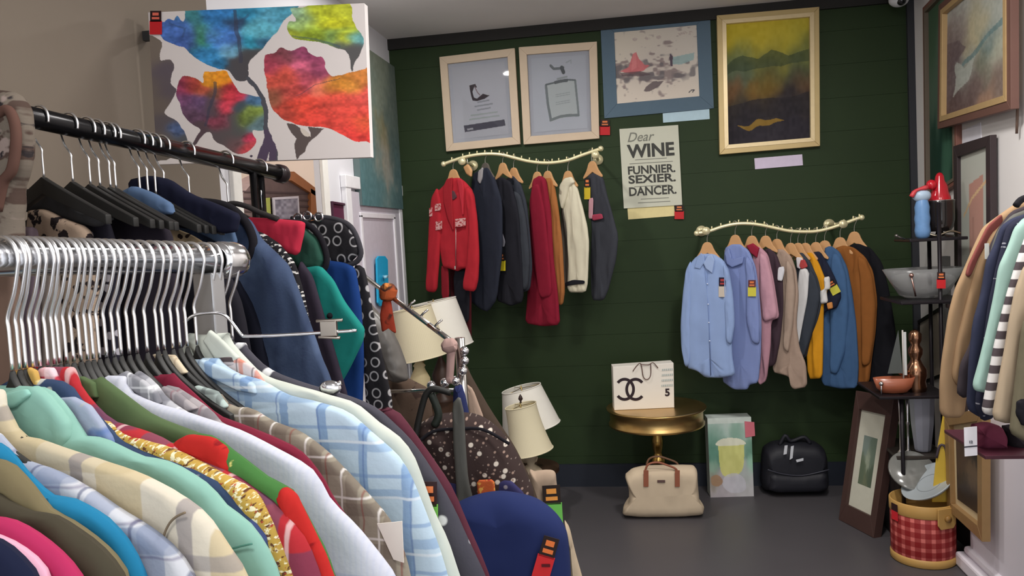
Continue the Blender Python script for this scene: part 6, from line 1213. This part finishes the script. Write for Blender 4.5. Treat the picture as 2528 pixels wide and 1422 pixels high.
# maroon shelf and folded clothes, price card
sh = onY(2470, 1112, 2.75)
t = thing('wall_shelf', 'thin maroon shelf edge under the hanging clothes at the right edge', 'shelf', (1.5, 2.75, sh.z))
X0 = onY(2412, 1112, 2.75).x
mb = MB(); mb.box(((X0+XR)/2, 2.86, sh.z-.006), (XR-X0, .34, .012)); obj('board', mb, mat((74, 34, 46), .4), t, bevel=.002)
pl = Plane((0, 2.82, EYE), (1, 0))
drape('folded_sweater', 'folded plum maroon sweater on the maroon shelf', 'sweater', pl, [(2400, 1048), (2440, 1042), (2470, 1052), (2480, 1072), (2482, 1110), (2404, 1110)], .06, cloth((116, 46, 70)), 31, .004, R=.8)
drape('folded_trousers', 'dark folded cloth on the shelf beside the plum sweater', 'clothes', pl, [(2476, 1052), (2500, 1048), (2502, 1076), (2540, 1084), (2540, 1109), (2488, 1109)], .05, cloth((44, 38, 44)), 32, .004, R=.8)
pc = Plane(onY(2396, 1090, 2.62), (1, .1))
mb = MB(); mb.prism([pc.W(*pc.ab(x, y)) for x, y in ((2380, 1056), (2412, 1053), (2413, 1124), (2382, 1127))], pc.n*-.002)
t = obj('price_card', mb, mat((230, 226, 232), .6), None, 'white price card with a dark line hanging at the shelf edge', 'card')
mb = MB(); mb.prism([pc.W(*pc.ab(x, y), .001) for x, y in ((2380, 1102), (2412, 1099), (2412, 1102), (2380, 1105))], pc.n*.001); obj('printed_line', mb, mat((50, 50, 60), .6), t)
mb = text_mb('12', .012, pc.W(*pc.ab(2396, 1094), .0015), pc.h, ZV, pc.n, .001, .0004); obj('printed_mark', mb, mat((90, 90, 100), .6), t)
# ---- yellow easel card behind the bucket
yp = Plane(onY(2330, 1100, 4.0), (1, -.3))
t = thing('yellow_sign', 'yellow plastic floor sign folded beside the gilt frame', 'sign', yp.W(*yp.ab(2330, 1180)))
mb = MB(); mb.prism([yp.W(*yp.ab(x, y)) for x, y in ((2332, 1000), (2362, 1000), (2362, 1240), (2300, 1240), (2312, 1120))], yp.n*-.012); obj('panel', mb, mat((204, 170, 62), .5), t, bevel=.003)
mb = MB(); mb.tube([yp.W(*yp.ab(x, y), .003) for x, y in ((2312, 1130), (2320, 1100), (2334, 1104), (2338, 1145))], .006, 6, smooth_path=3); obj('marking', mb, mat((70, 60, 70), .5), t)
# ---- tartan bucket with a round tin lid
bc = onZ(2278, 1404, 0); by = bc.y+.13
bb = onY(2278, 1300, by); rB = 73*(bb-CAM).dot(FW)/F_PX; ztop = onY(2278, 1228, by-.0).z
m_tart = Stack((226, 112, 104), .4).stripe(0, .05, .030, (140, 4, 14), 0, .68, .003).stripe(1, .046, .027, (140, 4, 14), .0, .68, .003).done()
t = thing('tartan_bucket', 'red tartan ice bucket with mustard rim and base on the floor, lower right', 'bucket', (bb.x, by, 0))
mb = MB(); mb.lathe([(rB*.97, .035), (rB, .05), (rB, ztop-.05), (rB*.97, ztop-.045)], (bb.x, by, 0), 64, cap=False)
mb.uv = [(u*1.0, v) for u, v in mb.uv]; obj('tartan_side', mb, m_tart, t)
m_must = mat((186, 146, 84), .45, 0, .08, 12)
mb = MB(); mb.lathe([(0, .0), (rB*.98, 0), (rB*1.02, .006), (rB*1.02, .034), (rB*.98, .042), (0, .042)], (bb.x, by, 0), 64); obj('base_band', mb, m_must, t)
mb = MB(); mb.lathe([(rB*1.0, ztop-.062), (rB*1.025, ztop-.056), (rB*1.025, ztop-.004), (rB*1.0, ztop), (rB*.96, ztop-.002), (rB*.96, ztop-.06), (0, ztop-.08)], (bb.x, by, 0), 64, cap=False); obj('rim_band', mb, m_must, t)
fr = Vector((bb.x, by, 0)); dr_ = (CAM-fr); dr_.z = 0; dr_.normalize(); side = Vector((-dr_.y, dr_.x, 0)); side = side if side.x > 0 else -side
dd = (dr_*.75+side*.66).normalized(); q = fr+dd*rB*1.03+Vector((0, 0, ztop-.055)); sd2 = Vector((-dd.y, dd.x, 0))
mb = MB(); mb.prism([q+sd2*a+ZV*b for a, b in ((-.05, .05), (.05, .05), (.05, -.03), (.035, -.05), (-.035, -.05), (-.05, -.03))], dd*.008, False); obj('handle_plate', mb, m_must, t, bevel=.003)
mb = MB(); mb.tube([q+dd*.006, q+dd*.02], .016, 16); obj('pivot_knob', mb, mat((150, 112, 60), .4), t)
dd = (dr_*.6-side*.8).normalized(); q = fr+dd*rB*1.03+Vector((0, 0, ztop-.05)); sd2 = Vector((-dd.y, dd.x, 0))
mb = MB(); mb.prism([q+sd2*a+ZV*b for a, b in ((-.022, .035), (.022, .035), (.022, -.0), (-.022, -.0))], dd*.003); obj('printed_card', mb, mat((50, 26, 28), .5), t)
mb = MB(); mb.prism([q+sd2*a+ZV*b for a, b in ((-.022, -.0), (.022, -.0), (.022, -.045), (-.022, -.045))], dd*.003); obj('coloured_card', mb, mat((206, 40, 50), .5), t)
c_ = onY(2294, 1192, by); t = thing('round_tray', 'round pale grey tin tray lying tilted in the top of the tartan bucket', 'tray', c_)
Rq = Vector((0, 0, 1)).rotation_difference(Vector((-.55, -.12, .82)).normalized()).to_matrix()
mb = MB(); mb.lathe([(0, 0), (.112, 0), (.132, .014), (.136, .014), (.118, -.008), (0, -.008)], c_, 48); mb.v = [c_+Rq @ (p-c_) for p in mb.v]; obj('tin', mb, mat((176, 184, 188), .35, .2, .05, 20), t)
mb = MB(); mb.lathe([(.060, .001), (.062, .002), (.064, .001)], c_, 48, cap=False); mb.v = [c_+Rq @ (p-c_) for p in mb.v]; obj('printed_ring', mb, mat((140, 146, 150), .4), t)
# ---- right clothes rack, far garments first
RX = Vector((-.93, -.37, 0))
rr0 = onY(2560, 480, 2.95); rrd = Vector((.12, -1, 0)).normalized(); zr3 = rr0.z+.06
t = thing('clothes_rack', 'clothes rail along the right wall, mostly outside the right edge', 'clothes rack', (rr0.x+.06, 2.6, 0))
m_r3 = metal((190, 188, 186), .25)
RS = Vector((rr0.x+.10, 3.0, zr3))
mb = MB(); mb.tube([RS, RS+rrd*.9], .014, 14); obj('rail', mb, m_r3, t)
for k in (.03, .87): q = RS+rrd*k; mb = MB(); mb.tube([q, (q.x, q.y, .02)], .012, 12); obj('post', mb, m_r3, t)
m_dots = Stack((44, 46, 66)).spots(50, .14, (150, 150, 160)).done()
m_strp = Stack((226, 222, 220)).stripe(1, .05, .024, (84, 74, 78), 0, 1).done()
def right_g(name, label, cat, k, px, m_, seed, ext=None, T=.014, fold=.005, c=0):
    q = RS+rrd*k; pl = Plane(q, RX); t = drape(name, label, cat, pl, px, T, m_, seed, fold, c, (26, 4), 130)
    return t, pl
t, pl = right_g('tan_jacket', 'tan camel jacket, leftmost of the clothes at the right edge', 'jacket', .0, [(2540, 494), (2512, 500), (2468, 530), (2428, 560), (2404, 610), (2380, 667), (2358, 716), (2342, 780), (2326, 892), (2321, 950), (2323, 1030), (2372, 1032), (2378, 985), (2420, 900), (2540, 800)], cloth((170, 136, 100), .12, 8), 41)
piece('sleeve', t, pl, [(2468, 545), (2432, 580), (2404, 650), (2378, 740), (2352, 840), (2340, 930), (2362, 960), (2388, 880), (2420, 760), (2460, 640)], .014, cloth((176, 140, 102), .12, 8), .016, .004)
piece('red_lining', t, pl, [(2464, 528), (2430, 556), (2404, 608), (2384, 650), (2376, 680), (2384, 684), (2410, 630), (2436, 584), (2466, 548)], .006, cloth((140, 72, 66)), .014, 0)
right_g('dark_jacket', 'dark brown black jacket edge beside the tan camel jacket', 'jacket', .07, [(2540, 505), (2500, 520), (2468, 560), (2444, 610), (2430, 680), (2414, 770), (2396, 850), (2372, 900), (2364, 972), (2378, 984), (2420, 960), (2540, 900)], cloth((64, 56, 62)), 42)
t, pl = right_g('olive_shirt', 'grey olive shirt with a white label strip, between dark and navy jackets', 'shirt', .10, [(2540, 515), (2500, 530), (2466, 566), (2450, 610), (2440, 660), (2440, 760), (2540, 800)], cloth((98, 98, 92)), 43)
mb = MB(); mb.box(pl.W(*pl.ab(2424, 620), .02), (.012, .004, .05), 0); obj('label_strip', mb, mat((206, 206, 200), .6), t)
right_g('navy_jacket', 'navy blue jacket among the clothes at the right edge', 'jacket', .15, [(2540, 525), (2500, 538), (2474, 556), (2458, 600), (2436, 646), (2426, 716), (2403, 797), (2393, 900), (2389, 1012), (2420, 1032), (2440, 1000), (2540, 900)], cloth((52, 56, 80)), 44)
right_g('dotted_blouse', 'dark blouse with tiny pale dots left of the mint cardigan', 'blouse', .20, [(2540, 530), (2510, 542), (2489, 558), (2464, 646), (2442, 751), (2423, 892), (2410, 1000), (2424, 1040), (2446, 1034), (2540, 900)], m_dots, 45)
right_g('mint_cardigan', 'pale mint green cardigan between dotted blouse and striped top', 'cardigan', .25, [(2560, 532), (2530, 536), (2508, 560), (2489, 611), (2468, 657), (2455, 734), (2436, 822), (2420, 892), (2403, 964), (2438, 971), (2470, 900), (2560, 760)], cloth((160, 196, 184), .06), 46)
right_g('striped_top', 'black and white striped top at the right edge', 'top', .31, [(2580, 560), (2540, 570), (2518, 625), (2501, 681), (2487, 727), (2469, 797), (2455, 857), (2436, 960), (2426, 1020), (2450, 1027), (2500, 960), (2580, 860)], m_strp, 47)
t, pl = right_g('beige_cardigan', 'light beige cardigan, rightmost long garment before the frame edge', 'cardigan', .37, [(2600, 610), (2550, 640), (2528, 660), (2508, 716), (2494, 787), (2483, 857), (2464, 960), (2452, 1036), (2492, 1048), (2520, 980), (2600, 900)], cloth((182, 160, 132), .08, 10), 48)
t, pl = right_g('khaki_coat', 'dark khaki coat cut by the right frame edge', 'coat', .42, [(2620, 720), (2550, 760), (2526, 800), (2514, 900), (2502, 1000), (2494, 1070), (2540, 1096), (2620, 1090)], cloth((112, 104, 82)), 49)
piece('black_hem', t, pl, [(2504, 984), (2560, 980), (2560, 1040), (2512, 1050), (2500, 1020)], .01, c_black, .012)
hh_ = None
for i, k in enumerate((.0, .07, .10, .15, .20, .25, .31, .37, .42)):
    q = RS+rrd*k
    if hh_ is None: hh_ = make_hanger('clothes_hanger', q, RX, 'hanger on the rail at the right edge, mostly out of view', m_hook, m_woodh, group='hangers of the right rail', w=.12, drop=.086, hb=.1); hl = hh_.location-q
    else: dup(hh_, q+hl)
# black round topped hanger shoulder at the right edge
pl = Plane(onY(2520, 500, 2.6), RX); t = thing('wide_hanger', 'dark rounded hanger end poking in at the right edge above the mint cardigan', 'hanger', pl.W(*pl.ab(2524, 505)))
mb = MB(); mb.tube([pl.W(*pl.ab(x, y)) for x, y in ((2508, 508), (2520, 494), (2540, 486), (2570, 480))], .01, 8, smooth_path=3); obj('shoulder', mb, c_black, t)
